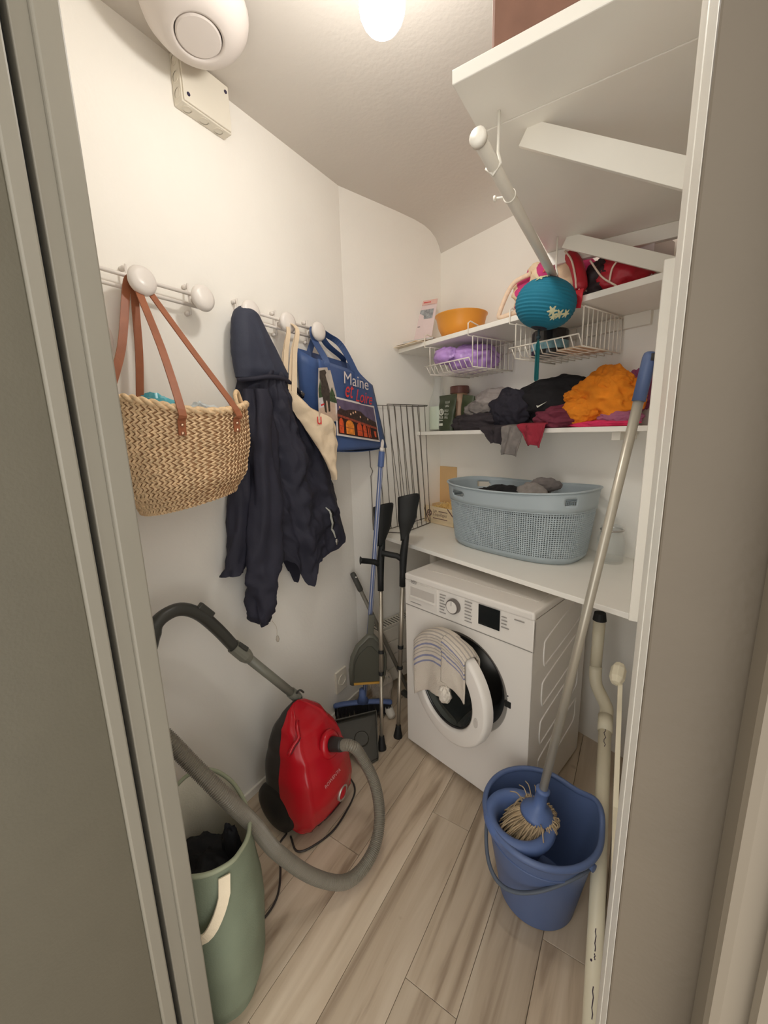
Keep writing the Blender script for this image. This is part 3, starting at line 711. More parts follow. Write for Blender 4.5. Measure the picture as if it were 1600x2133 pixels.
# bridge photograph
BRQ = [Vector(p) for p in ((-1.0944, 1.3303, 1.5923), (-1.1357, 1.6778, 1.5696), (-1.1209, 1.6997, 1.3940), (-1.0758, 1.3076, 1.4343))]
def bq(a, b_): return BRQ[0].lerp(BRQ[1], a).lerp(BRQ[3].lerp(BRQ[2], a), b_)
ph2 = pr('bridge_photo', [bq(0, 0), bq(0.55, 0.0), bq(0.65, 0.03), bq(1, 0.0), bq(1, 1), bq(0, 1)], white_p, bl, 0.0040)
pr('photo_dusk', [bq(0.03, 0.05), bq(0.97, 0.05), bq(0.97, 0.55), bq(0.03, 0.55)], mat('photo_dusk_sky', (104, 90, 118), 0.5, var=0.20, vs=25), ph2, 0.0047)
pr('photo_river', [bq(0.03, 0.50), bq(0.97, 0.52), bq(0.97, 0.95), bq(0.03, 0.95)], mat('photo_dark_water', (58, 30, 26), 0.5, var=0.6, vs=70), ph2, 0.0052)
pr('photo_hill', [bq(0.03, 0.36), bq(0.10, 0.28), bq(0.20, 0.31), bq(0.28, 0.27), bq(0.42, 0.24), bq(0.58, 0.25), bq(0.70, 0.36), bq(0.86, 0.42), bq(0.97, 0.46), bq(0.97, 0.60), bq(0.03, 0.52)], mat('photo_hill_brown', (64, 46, 42), 0.5, var=0.6, vs=110), ph2, 0.0057)
pr('photo_deck', [bq(0.03, 0.44), bq(0.97, 0.60), bq(0.97, 0.66), bq(0.03, 0.50)], mat('photo_bridge_orange', (150, 70, 52), 0.5, var=0.4, vs=80), ph2, 0.0062)
arch_y = mat('photo_arch_yellow', (232, 140, 50), 0.5, var=0.25, vs=60); arch_o = mat('photo_arch_orange', (214, 86, 44), 0.5, var=0.3, vs=60)
for a0, a1, c in ((0.05, 0.14, arch_o), (0.19, 0.37, arch_y), (0.44, 0.56, arch_o), (0.585, 0.67, arch_o), (0.70, 0.73, arch_o), (0.75, 0.77, arch_o)):
    k = (a0+a1)/2; yy = 0.50+0.10*k
    pts = [bq(a0, 0.92), bq(a0, yy+0.16)]+[bq(k-(a1-a0)/2*math.cos(math.pi*i/8), yy+0.16-0.14*math.sin(math.pi*i/8)) for i in range(1, 8)]+[bq(a1, yy+0.16), bq(a1, 0.92)]
    pr('photo_arch', pts, c, ph2, 0.0067)
    pr('photo_arch_base', [bq(a0, yy+0.215), bq(a1, yy+0.225), bq(a1, yy+0.24), bq(a0, yy+0.23)], MATS['photo_bridge_orange'], ph2, 0.0072)
pr('photo_reflection', [bq(0.86, 0.72), bq(0.92, 0.72), bq(0.91, 0.88), bq(0.87, 0.88)], arch_o, ph2, 0.0067)
for a, bb_ in ((0.08, 0.26), (0.38, 0.33), (0.44, 0.29), (0.32, 0.38), (0.55, 0.40), (0.74, 0.42)):
    c0 = bq(a, bb_); b = MB(); b.lathe([(0.0, 0), (0.005, 0), (0.005, 0.0006), (0.0, 0.0006)], 10, tuple(on(c0, 0.0067)), tuple(pn)); b.build('photo_light', mat('photo_lamp', (240, 196, 160), 0.5), ph2)
xd = (tr-tl).normalized()
text_part('Maine', 'lettering', white_p, bl, on((-1.1118, 1.4180, 1.6530), 0.004), Vector((-0.1190, 0.993, -0.053)), (0, 0.06, 1), 0.222, 0.050)
text_part('et', 'lettering', mat('letter_red', (224, 66, 66), 0.6), bl, on((-1.1056, 1.4150, 1.5960), 0.004), Vector((-0.119, 0.993, -0.047)), (0, 0.10, 1), 0.070, 0.056, shear=0.3, bold=0.003)
text_part('Loire', 'lettering', MATS['letter_red'], bl, on((-1.1180, 1.5060, 1.5830), 0.004), Vector((-0.119, 0.993, -0.060)), (0, 0.10, 1), 0.160, 0.054, shear=0.3, bold=0.003)
# ================================================================== vacuum cleaner
vc_ = thing('vacuum_cleaner', (-1.0, 0.935, 0.0), 'red and black vacuum cleaner stood on end with a grey ribbed hose', 'vacuum cleaner')
vred = mat('vacuum_red', (176, 22, 34), 0.22, var=0.06, vs=6)
vblk = mat('vacuum_black', (44, 40, 38), 0.42, var=0.08)
vgrey = mat('vacuum_grey', (118, 118, 108), 0.4, var=0.05)
vdark = mat('vacuum_dark_grey', (62, 62, 58), 0.4, var=0.05)
vhose = mat('vacuum_hose', (122, 116, 104), 0.33, var=0.05)
YC = 0.935
fF = [(0.0, -0.945), (0.03, -0.885), (0.08, -0.853), (0.15, -0.843), (0.22, -0.852), (0.30, -0.880), (0.37, -0.928), (0.42, -0.985), (0.445, -1.030)]
fW = [(0.0, 0.105), (0.04, 0.132), (0.12, 0.146), (0.22, 0.144), (0.32, 0.124), (0.39, 0.092), (0.425, 0.058), (0.445, 0.012)]
fS = [(0.0, -0.945), (0.05, -0.955), (0.12, -0.978), (0.18, -0.992), (0.30, -0.995), (0.40, -1.018), (0.445, -1.033)]
fB = [(0.0, -1.06), (0.05, -1.10), (0.12, -1.115), (0.25, -1.115), (0.36, -1.095), (0.42, -1.065), (0.445, -1.045)]
ZS = [0.012+0.433*(i/34) for i in range(35)]
def red(u, v):
    z = ZS[int(round(v*34))]; th = math.pi*(u-0.5)
    f_, w, s_ = sm(z, fF), sm(z, fW), sm(z, fS)
    x = s_+(f_-s_)*math.cos(th)**0.62 if abs(math.cos(th)) > 1e-6 else s_
    y = YC+w*math.copysign(abs(math.sin(th))**0.80, math.sin(th))
    # moulded shoulder and flank crease
    x += 0.006*math.exp(-((abs(math.sin(th))-0.72)/0.06)**2)
    return Vector((x, y, z+0.035*(-(x+0.95))*sm(z, [(0, 0), (0.2, 0.3), (0.45, 1)])))
def blk(u, v):
    z = ZS[int(round(v*34))]; th = math.pi*(u-0.5)
    b_, w, s_ = sm(z, fB), sm(z, fW)*0.985, sm(z, fS)
    x = s_+0.002-(s_+0.002-b_)*max(0, math.cos(th))**0.45
    y = YC+w*math.copysign(abs(math.sin(th))**0.7, math.sin(th))
    return Vector((x, y, z))
def shell(fn):
    b = MB(); b.grid(fn, 41, 35)
    for v in (0, 1): b.add([fn(i/40, v) for i in range(41)], [tuple(range(41))])
    return b
rs = shell(red).build('red_shell', vred, vc_, smooth=True)
bs_ = shell(blk).build('black_base', vblk, vc_, smooth=True)
# big side wheel near the floor, small one opposite
for yy, ax in ((YC-0.118, -1), (YC+0.118, 1)):
    b = MB(); b.lathe([(0.0, 0.0), (0.088, 0.0), (0.094, 0.010), (0.090, 0.024), (0.070, 0.030), (0.0, 0.036)], 40, (-1.028, yy, 0.096), (0, ax, 0)); b.build('wheel', mat('wheel_black', (26, 24, 22), 0.5), vc_, smooth=True)
# carrying handle slot on the upper flank
def sp(th, z): # point on the red shell
    f_, w, s_ = sm(z, fF), sm(z, fW), sm(z, fS); c = max(0, math.cos(th)); 
    x = s_+(f_-s_)*c**0.62; y = YC+w*math.copysign(abs(math.sin(th))**0.80, math.sin(th))
    x += 0.006*math.exp(-((abs(math.sin(th))-0.72)/0.06)**2)
    return Vector((x, y, z+0.035*(-(x+0.95))*sm(z, [(0, 0), (0.2, 0.3), (0.45, 1)])))
b = MB(); sl_ = [sp(-1.30+0.10*k, 0.335+0.075*k/8)+Vector((0.003, -0.004, 0.002)) for k in range(9)]
b.tube(sl_, [0.002]+[0.008]*7+[0.002], 8, flat=0.35); b.build('handle_slot', mat('slot_dark', (44, 8, 10), 0.5), vc_, smooth=True)
b = MB(); b.tube([p+Vector((0.004, -0.005, 0.010)) for p in sl_], 0.006, 8); b.build('carry_handle', vred, vc_, smooth=True)
# hose port
PO = sp(0.10, 0.315); pd = Vector((0.90, 0.10, 0.25)).normalized()
b = MB(); b.lathe([(0.050, -0.012), (0.050, 0.0), (0.044, 0.010), (0.034, 0.013), (0.027, 0.008)], 32, tuple(PO), tuple(pd)); b.build('port_ring', vred, vc_, smooth=True)
b = MB(); b.lathe([(0.024, -0.01), (0.026, 0.012), (0.024, 0.050), (0.022, 0.058)], 24, tuple(PO), tuple(pd)); b.build('hose_connector', vblk, vc_, smooth=True)
# power button, label and exhaust slots
BP = sp(0.12, 0.115); bn = Vector((0.98, 0.12, -0.05)).normalized()
b = MB(); b.lathe([(0.029, -0.004), (0.029, 0.006), (0.0265, 0.008), (0.024, 0.005)], 32, tuple(BP), tuple(bn)); b.build('button_ring', mat('silver_ring', (190, 180, 172), 0.3, metal=0.6), vc_, smooth=True)
b = MB(); b.lathe([(0.024, -0.003), (0.024, 0.004), (0.016, 0.009), (0.0, 0.011)], 32, tuple(BP), tuple(bn)); b.build('power_button', vred, vc_, smooth=True)
for k in range(4):
    z = 0.072-0.012*k
    pts = [sp(-0.30-0.06*k+0.11*j, z)+Vector((0.0012, 0, 0)) for j in range(5)]
    b = MB(); b.tube(pts, 0.0028, 6); b.build('vent_slot', MATS['slot_dark'], vc_, smooth=True)
wp = sp(-0.25, 0.235)
pa = Vector((0.0, 0.97, 0.22)); pb = Vector((0.30, -0.2, 1.0))
text_part('ROWENTA', 'lettering', mat('print_pale', (206, 150, 150), 0.5), vc_, sp(-0.33, 0.205)+Vector((0.004, 0, 0)), sp(0.30, 0.215)-sp(-0.33, 0.205), (-0.25, 0, 1), 0.085, 0.013, depth=0.004)
# hose: ribbed tube, from port round in a loop and up behind the door frame
h0 = PO+pd*0.055
path = spline([h0, h0+pd*0.04, (-0.775, 0.985, 0.300), (-0.712, 0.985, 0.205), (-0.668, 0.945, 0.115), (-0.650, 0.865, 0.062), (-0.672, 0.765, 0.055), (-0.728, 0.680, 0.130), (-0.785, 0.600, 0.270),
               (-0.800, 0.545, 0.410), (-0.825, 0.492, 0.530), (-0.905, 0.458, 0.622), (-0.965, 0.430, 0.700), (-1.03, 0.410, 0.735), (-1.10, 0.425, 0.765), (-1.132, 0.465, 0.815), (-1.130, 0.497, 0.872)], 900)
acc = 0; rad = []
for i, p in enumerate(path):
    if i: acc += (p-path[i-1]).length
    rad.append(0.0195+0.0016*math.sin(acc*2*math.pi/0.0052))
# resample finely so the ribs read
fine = []
acc = 0; step = 0.0013; prev = path[0]; fine.append(prev.copy()); left = step
for p in path[1:]:
    seg = (p-prev).length
    while seg >= left and seg > 0:
        prev = prev+(p-prev)*(left/seg); fine.append(prev.copy()); seg = (p-prev).length; left = step
    left -= seg; prev = p
rad = [0.0192+0.0017*math.sin(i*2*math.pi/4.0+0.6) for i in range(len(fine))]
b = MB(); b.tube(fine, rad, 14); b.build('hose', vhose, vc_, smooth=False)
# grip
gp = spline([(-1.130, 0.494, 0.862), (-1.128, 0.512, 0.905), (-1.128, 0.545, 0.935), (-1.128, 0.600, 0.938), (-1.128, 0.655, 0.900), (-1.129, 0.710, 0.826), (-1.129, 0.768, 0.730)], 36)
b = MB(); b.tube(gp, [0.027]*7+[0.025, 0.022]+[0.020]*(len(gp)-9), 14); gr_ = b.build('grip', vdark, vc_, smooth=True)
b = MB(); b.beam((-1.118, 0.655, 0.932), (-1.118, 0.695, 0.880), 0.022, 0.016, (1, 0, 0)); b.build('trigger', vdark, gr_, bevel=0.004)
A_ = Vector((-1.129, 0.765, 0.735)); B_ = Vector((-1.055, 0.975, 0.425)); dd_ = (B_-A_)
b = MB(); b.tube([A_, A_+dd_*0.16, A_+dd_*0.20, A_+dd_*0.22], [0.024, 0.025, 0.021, 0.018], 16); b.build('sleeve', vgrey, vc_, smooth=False)
b = MB(); b.tube([A_+dd_*0.12, B_], 0.0165, 16); tb_ = b.build('wand', vgrey, vc_, smooth=True)
b = MB(); b.tube([A_+dd_*0.86, A_+dd_*0.97], 0.020, 16); b.build('collar', vgrey, tb_, smooth=False)
b = MB(); b.tube(spline([A_+dd_*0.90+Vector((0.02, 0, 0.012)), A_+dd_*0.93+Vector((0.03, 0, 0.035)), A_+dd_*0.99+Vector((0.02, 0.01, 0.028))], 8), 0.004, 6); b.build('clip', vdark, tb_, smooth=True)
b = MB(); b.beam(A_+dd_*0.02+Vector((0.018, 0.004, 0.016)), A_+dd_*0.13+Vector((0.02, 0.006, 0.018)), 0.016, 0.010, (1, 0, 1)); b.build('latch', vdark, tb_, bevel=0.003)
# power cord on the floor
b = MB(); b.tube(spline([(-0.965, 0.80, 0.006), (-0.905, 0.775, 0.0055), (-0.865, 0.83, 0.0055), (-0.845, 0.92, 0.0055), (-0.87, 1.06, 0.0055), (-0.92, 1.10, 0.02), (-0.97, 1.08, 0.05)], 60), 0.0035, 8)
b.tube(spline([(-0.985, 0.80, 0.006), (-0.975, 0.75, 0.0055), (-0.91, 0.70, 0.0055), (-0.86, 0.64, 0.0055), (-0.85, 0.58, 0.0055), (-0.87, 0.545, 0.0055)], 40), 0.0035, 8)
b.build('power_cord', vblk, vc_, smooth=True)

# ================================================================== laundry hamper
HC = Vector((-0.885, 0.452, 0)); 
hp = thing('laundry_hamper', tuple(HC), 'sage green canvas laundry hamper with cream handles and lining', 'hamper')
sage = mat('sage_canvas', (122, 132, 112), 0.85, var=0.07, vs=9, bump=0.2, bs=260)
lining = mat('cream_lining', (234, 228, 210), 0.85, var=0.06, vs=8, bump=0.2, bs=200)
HH = 0.462
def hp_pt(an, t, off=0.0):
    ra = sm(t, [(0, 0.150), (0.15, 0.172), (0.5, 0.182), (0.8, 0.172), (1, 0.166)])+off
    rb = sm(t, [(0, 0.100), (0.15, 0.118), (0.5, 0.128), (0.8, 0.118), (1, 0.112)])+off
    k = 1+0.03*fbm((math.cos(an)*1.5, math.sin(an)*1.5, t*2.5+3), 3)
    # long axis follows the wall behind the door
    c_, s_ = math.cos(an)*ra*k, math.sin(an)*rb*k
    z = HH*t+0.018*math.cos(2*an+0.6)*t
    return HC+Vector((c_*0.93+s_*0.36, -c_*0.36+s_*0.93, z))
b = MB(); b.grid(lambda u, v: hp_pt(2*math.pi*u, v), 64, 30, wrap=True); b.add([hp_pt(2*math.pi*i/64, 0) for i in range(64)], [tuple(range(64))]); b.build('body', sage, hp, smooth=True)
b = MB(); b.grid(lambda u, v: hp_pt(2*math.pi*u, 0.45+0.55*v, -0.006-0.012*(1-v)*(0.5+0.5*math.sin(9*2*math.pi*u))), 64, 20, wrap=True); b.build('lining', lining, hp, smooth=True)
b = MB(); b.tube([hp_pt(2*math.pi*i/80, 1.0, -0.002) for i in range(80)], 0.0055, 8, closed=True); b.build('rim', mat('sage_rim', (150, 156, 132), 0.8, var=0.05), hp, smooth=True)
def handle(a0, a1, drop):
    pts = []
    for i in range(17):
        q = i/16; an = a0+(a1-a0)*q
        p = hp_pt(an, 0.93-drop*math.sin(math.pi*q), 0.010+0.012*math.sin(math.pi*q)); pts.append(p)
    pts[0] = hp_pt(a0, 0.97, 0.006); pts[-1] = hp_pt(a1, 0.97, 0.006)
    wd = []
    for i in range(17):
        d_ = pts[min(i+1, 16)]-pts[max(i-1, 0)]; n_ = pts[i]-HC; n_.z = 0; wd.append(d_.cross(n_).normalized())
    b = MB(); b.ribbon(pts, 0.026, wd, 0.004)
    b.build('handle', mat('cream_webbing', (226, 212, 186), 0.8, var=0.04, bump=0.2, bs=300), hp, smooth=False)
handle(-0.85, 0.10, 0.20)
# dark clothes inside
def heap(name, c, s, mm, seed, label, cat, floor_z=None, top_z=None, group=None, amp=0.32, fr=2.0, nu=44, nv=26, rz=0.0, parent=None, folds=5.0):
    b = MB(); cr, sr = math.cos(rz), math.sin(rz)
    def f(u, v):
        an = 2*math.pi*u; ph = math.pi*(v-0.5)
        p = Vector((math.cos(an)*math.cos(ph), math.sin(an)*math.cos(ph), math.sin(ph)))
        q = p*fr+Vector((seed*3.1, seed*1.7, seed))
        w = fbm(q*0.8, 2); w2 = fbm(q*0.7+Vector((9, 2, 5)), 2)
        rg = 1-abs(math.sin(0.75*folds*(p.x*0.9+p.z*0.9)+2.6*w+seed)); rg2 = 1-abs(math.sin(0.6*folds*(p.x*0.5-p.z*1.1+p.y*0.4)+2.4*w2+seed*2))
        qa = Vector((q.x*0.8+q.z*0.5, q.y*0.8, q.z*0.55-q.x*0.3)); n1 = 1-2.4*abs(noise.noise(qa*1.05)); n2 = 1-2.4*abs(noise.noise(qa*2.3+Vector((7, 3, 1))))
        k = 1+amp*(0.55*w+0.50*n1+0.28*n2+0.12*rg+0.08*rg2)-amp*0.15
        x, y, z = p.x*s[0]*k, p.y*s[1]*k, p.z*s[2]*k
        r_ = Vector((c[0]+x*cr-y*sr, c[1]+x*sr+y*cr, c[2]+z))
        if floor_z is not None: r_.z = max(r_.z, floor_z)
        if top_z is not None: r_.z = min(r_.z, top_z)
        return r_
    b.grid(f, nu, nv, wrap=True)
    o = b.build(name, mm, parent, smooth=True)
    if label: tag(o, label, cat, group)
    return o
heap('dark_garment', (HC.x+0.01, HC.y-0.01, 0.28), (0.11, 0.075, 0.09), mat('black_cloth', (22, 22, 26), 0.85, var=0.2), 2.0, 'black garments lying in the sage green hamper', 'clothes', folds=4)
heap('dark_sleeve', (HC.x+0.055, HC.y+0.040, 0.375), (0.026, 0.018, 0.065), MATS['black_cloth'], 4.0, 'black sleeve with a pale tag propped against the hamper side', 'clothes', folds=3)

# ================================================================== crutches
alu = mat('brushed_aluminium', (186, 178, 164), 0.35, metal=0.75, var=0.04)
rub = mat('black_rubber', (24, 25, 25), 0.6, var=0.08)
def crutch(foot, top, face, label):
    f = Vector(foot); t_ = Vector(top); ax = (t_-f).normalized(); L = (t_-f).length
    fx = Vector(face); fx = (fx-ax*fx.dot(ax)).normalized(); sd = ax.cross(fx)
    t = thing('forearm_crutch', foot, label, 'crutch', 'forearm crutches leaning on the worktop')
    gz = L*0.74
    b = MB(); b.lathe([(0.021, 0.0), (0.022, 0.006), (0.016, 0.030), (0.0125, 0.055), (0.0125, 0.060)], 20, tuple(f), tuple(ax)); b.build('rubber_foot', rub, t, smooth=True)
    b = MB(); b.tube([f+ax*0.05, f+ax*(gz*0.42)], 0.0085, 14); b.build('lower_tube', alu, t, smooth=True)
    b = MB(); b.tube([f+ax*(gz*0.40), f+ax*(gz*0.93)], 0.0108, 14); b.build('upper_tube', alu, t, smooth=True)
    for q in (0.40, 0.515):
        b = MB(); b.lathe([(0.0125, -0.008), (0.0135, -0.006), (0.0135, 0.006), (0.0125, 0.008)], 16, tuple(f+ax*gz*q), tuple(ax)); b.build('clamp_ring', rub, t, smooth=False)
    b = MB(); b.tube([f+ax*gz*0.85, f+ax*gz*0.92, f+ax*(gz+0.01), f+ax*(gz+0.07)-fx*0.006, f+ax*(gz+0.13)-fx*0.012, f+ax*(L-0.10)-fx*0.016], [0.0145, 0.015, 0.018, 0.0165, 0.014, 0.014], 14); b.build('neck', rub, t, smooth=True)
    b = MB(); b.tube([f+ax*(gz-0.005), f+ax*(gz+0.010)+fx*0.03, f+ax*(gz+0.018)+fx*0.095, f+ax*(gz+0.018)+fx*0.100], [0.015, 0.0135, 0.0135, 0.020], 14); b.build('hand_grip', rub, t, smooth=True)
    # forearm cuff: a curved flaring shell open at the front
    def cuff(u, v):
        an = R(-112)+R(224)*u
        r_ = 0.016+0.034*sm(v, [(0, 0), (0.6, 0.8), (1, 1)])
        h = gz+0.085+(L-gz-0.085)*v*(1-0.10*(abs(2*u-1)**2))-0.012*math.exp(-((u-0.5)/0.12)**2)*v
        c = f+ax*h-fx*(0.012+0.004*v)
        return c-fx*math.cos(an)*r_*1.30+sd*math.sin(an)*r_*0.85+fx*0.016
    b = MB(); b.grid(cuff, 24, 16); b.build('cuff', rub, t, smooth=True, solid=0.005)
    return t
crutch((-0.880, 1.423, 0.0), (-0.895, 1.560, 1.172), (-0.95, -0.32, 0), 'forearm crutch standing nearest to the washing machine')
crutch((-0.905, 1.318, 0.0), (-1.060, 1.600, 1.108), (-0.62, -0.78, 0), 'forearm crutch standing farther from the washing machine, behind the broom handle')

# ================================================================== broom with clip-on dustpan
bA = Vector((-1.10, 1.455, 0.075)); bB = Vector((-1.016, 1.560, 1.355))
br_t = thing('floor_broom', (-1.10, 1.455, 0.0), 'blue broom with a blue and white striped handle in the corner', 'broom')
bblue = mat('broom_blue', (84, 104, 152), 0.5, var=0.05)
def striped():
    mt = bpy.data.materials.new('striped_tube'); mt.use_nodes = True; nt = mt.node_tree; b = nt.nodes['Principled BSDF']; b.inputs['Roughness'].default_value = 0.35
    at = nt.nodes.new('ShaderNodeAttribute'); at.attribute_name = 'stripe'
    r = nt.nodes.new('ShaderNodeValToRGB'); r.color_ramp.interpolation = 'CONSTANT'; r.color_ramp.elements[0].color = lin((92, 108, 150)) + (1,); r.color_ramp.elements[1].position = 0.5; r.color_ramp.elements[1].color = lin((206, 204, 206)) + (1,)
    nt.links.new(at.outputs['Fac'], r.inputs[0]); nt.links.new(r.outputs[0], b.inputs['Base Color']); return mt
b = MB(); b.tube([bA, bA.lerp(bB, 0.5), bB], 0.0115, 24); b.attr = [0.2 if (i % 24) % 4 in (0, 1, 2) else 0.8 for i in range(len(b.v))]
b.build('handle', striped(), br_t, smooth=True)
ax = (bB-bA).normalized()
b = MB(); b.tube([bB-ax*0.07, bB-ax*0.0], 0.0145, 16); b.build('handle_sleeve', bblue, br_t, smooth=False)
b = MB(); b.tube([bB, bB+ax*0.018], [0.011, 0.010], 14)
b.tube(spline([bB+ax*0.014+Vector((-0.006, 0.004, 0)), bB+ax*0.040+Vector((-0.008, 0.006, 0)), bB+ax*0.052, bB+ax*0.040+Vector((0.008, -0.006, 0)), bB+ax*0.014+Vector((0.006, -0.004, 0))], 20), 0.0038, 8); b.build('hanging_loop', white_metal, br_t, smooth=True)
hd_ = Vector((0.80, 0.60, 0)).normalized()
c0 = Vector((-1.105, 1.452, 0.085))
b = MB(); b.tube([c0-hd_*0.0+Vector((0, 0, 0.075)), c0+Vector((0, 0, 0.035)), c0+Vector((0, 0, 0.005))], [0.016, 0.019, 0.032], 14); b.build('socket', bblue, br_t, smooth=True)
pts = [c0-hd_*0.150, c0-hd_*0.09, c0, c0+hd_*0.09, c0+hd_*0.150]
pts = [p-Vector((0, 0, 0.012*(abs(i-2)/2)**2)) for i, p in enumerate(pts)]
b = MB(); b.tube(spline(pts, 24), [0.012]+[0.017]*23+[0.012], 12, flat=0.62); b.build('brush_block', bblue, br_t, smooth=True)
b = MB()
for i in range(60):
    for j in range(4):
        q = i/59; p = c0-hd_*0.142+hd_*0.284*q+Vector((hd_.y, -hd_.x, 0))*(0.0075*(j-1.5))-Vector((0, 0, 0.008))
        e_ = p+Vector((random.uniform(-.01, .01), random.uniform(-.01, .01), 0)); e_.z = 0.001
        b.tube([p, p.lerp(e_, 0.5)+Vector((0, 0, 0)), e_], [0.0026, 0.0026, 0.0012], 4)
o = b.build('bristles', mat('bristle_black', (30, 30, 34), 0.8), br_t); o['kind'] = 'stuff'

# grey lobby dustpan clipped to the handle
dp = thing('clip_dustpan', (-1.06, 1.46, 0.17), 'grey dustpan with a yellow lip clipped on the broom handle', 'dustpan')
gp_m = mat('dustpan_grey', (98, 98, 88), 0.42, var=0.05)
dn = Vector((0.72, -0.66, 0.20)).normalized(); du = Vector((bB-bA)).normalized(); dx = du.cross(dn).normalized(); dx = -dx if dx.y < 0 else dx; dn = dx.cross(du); dn = -dn if dn.y > 0 else dn
dc = bA.lerp(bB, 0.205)+dn*0.026
outl = [(-0.078, -0.125), (-0.088, -0.05), (-0.084, 0.02), (-0.062, 0.078), (-0.030, 0.112), (-0.014, 0.130), (0.014, 0.130), (0.030, 0.112), (0.062, 0.078), (0.084, 0.02), (0.088, -0.05), (0.078, -0.125)]
P3 = lambda p, o_: dc+dx*p[0]+du*p[1]+dn*o_
b = MB(); b.poly([P3(p, 0.0) for p in outl], dn*0.004); b.build('pan', gp_m, dp, bevel=0.001)
b = MB(); b.tube([P3(p, 0.014) for p in outl[:]], 0.006, 8, flat=2.2); b.build('rim', gp_m, dp, smooth=True)
inl = [(x_*0.80, y_*0.74-0.026) for x_, y_ in outl]
b = MB(); b.poly([P3(p, 0.004) for p in inl], dn*0.006); b.build('inner_tray', mat('dustpan_grey_dark', (84, 84, 74), 0.5), dp, bevel=0.002)
b = MB(); b.beam(P3((-0.078, -0.128), 0.004), P3((0.078, -0.128), 0.004), 0.010, 0.012, tuple(du)); b.build('rubber_lip', mat('yellow_rubber', (206, 158, 70), 0.6), dp, bevel=0.002)
b = MB(); b.beam(P3((0, 0.120), 0.004), P3((0, 0.235), 0.004), 0.030, 0.016, tuple(dn)); b.build('clip_handle', gp_m, dp, bevel=0.004)

# second, thin grey handle slanting across the corner
gh = thing('dustpan_broom', (-0.985, 1.60, 0.0), 'slim grey broom handle slanting across the corner below the crutches', 'broom')
g0 = Vector((-1.208, 1.545, 0.735)); g1 = Vector((-0.965, 1.700, 0.030)); gd = (g1-g0).normalized()
b = MB(); b.tube([g0, g1], 0.0105, 14); b.build('handle', mat('matt_grey_tube', (128, 124, 114), 0.45, metal=0.3), gh, smooth=True)
b = MB(); b.lathe([(0.0, -0.004), (0.012, 0.0), (0.0145, 0.008), (0.0145, 0.100), (0.0125, 0.105)], 16, tuple(g0), tuple(gd)); b.build('grip', mat('grip_grey', (72, 72, 68), 0.6), gh, smooth=True)
b = MB(); b.lathe([(0.0, 0.0), (0.004, 0.0), (0.004, 0.004), (0.0, 0.004)], 10, tuple(g0+Vector((0.014, -0.004, 0.0))+gd*0.02), (1, -0.3, 0.2)); b.build('hanging_hole', white_metal, gh)
b = MB(); b.beam(g1+Vector((-0.06, 0.015, -0.018)), g1+Vector((0.06, -0.015, -0.018)), 0.03, 0.022, (0, 0, 1)); b.build('head', MATS['grip_grey'], gh, bevel=0.004)

# dark standing dustpan on the floor behind the vacuum
fd = thing('floor_dustpan', (-0.93, 1.27, 0.0), 'dark grey dustpan leaning on the floor behind the vacuum cleaner', 'dustpan')
fm = mat('charcoal_plastic', (58, 56, 48), 0.45, var=0.08)
q = [Vector(p) for p in ((-1.125, 1.235, 0.105), (-0.985, 1.395, 0.110), (-0.885, 1.255, 0.006), (-0.935, 1.190, 0.006))]
nq = (q[1]-q[0]).cross(q[3]-q[0]).normalized(); nq = nq if nq.z > 0 else -nq
b = MB(); b.poly(q, -nq*0.004); b.build('pan', fm, fd, bevel=0.001)
for i, j in ((1, 2), (0, 3)):
    b = MB(); b.beam(q[i]+nq*0.012, q[j]+nq*0.012, 0.005, 0.026, tuple(nq)); b.build('side_wall', fm, fd, bevel=0.001)
b = MB(); b.beam(q[0]+nq*0.012, q[1]+nq*0.012, 0.006, 0.030, tuple(nq)); b.build('back_wall', fm, fd, bevel=0.001)
b = MB(); b.tube(spline([q[2]+nq*0.006, (q[2]+q[3])/2+Vector((0.004, -0.010, 0.002)), q[3]+nq*0.006], 8), 0.005, 8); b.build('lip', fm, fd, smooth=True)
b = MB(); b.lathe([(0.0, 0), (0.030, 0), (0.034, 0.006), (0.030, 0.010), (0.0, 0.010)], 20, tuple((q[0]+q[1]+q[2]+q[3])/4+nq*0.0), tuple(nq)); b.build('embossed_disc', fm, fd, smooth=False)

# ================================================================== electric heater on the end wall
ht = thing('panel_heater', tuple(FW(0.36, 0.05, 0.05)), 'white electric panel heater low on the end wall', 'heater')
TFm = Matrix(((TF.x, NF.x, 0, P0.x), (TF.y, NF.y, 0, P0.y), (0, 0, 1, 0), (0, 0, 0, 1)))
hm = mat('heater_white', (204, 198, 186), 0.45, var=0.02)
b = MB(TFm); b.box((0.075, 0.012, 0.045), (0.62, 0.088, 0.385)); b.build('body', hm, ht, bevel=0.004)
for k in range(4):
    b = MB(TFm); b.box((0.078, 0.088, 0.055+0.082*k), (0.617, 0.094, 0.055+0.082*k+0.076)); b.build('front_panel', hm, ht, bevel=0.003)
b = MB(TFm); b.box((0.080, 0.018, 0.385), (0.615, 0.084, 0.388)); b.build('grille_shadow', dark_m, ht)
for k in range(26):
    s0 = 0.082+k*0.0205
    b = MB(TFm); b.box((s0, 0.018, 0.386), (s0+0.010, 0.084, 0.3925)); b.build('slat', hm, ht)
for a_, c_ in ((0.012, 0.019), (0.083, 0.092)):
    b = MB(TFm); b.box((0.076, a_, 0.385), (0.619, c_, 0.394)); b.build('grille_rail', hm, ht)
b = MB(TFm); b.box((0.09, 0.03, 0.0), (0.11, 0.07, 0.045)); b.box((0.58, 0.03, 0.0), (0.60, 0.07, 0.045)); b.build('feet', mat('heater_grey', (70, 68, 64), 0.6), ht)
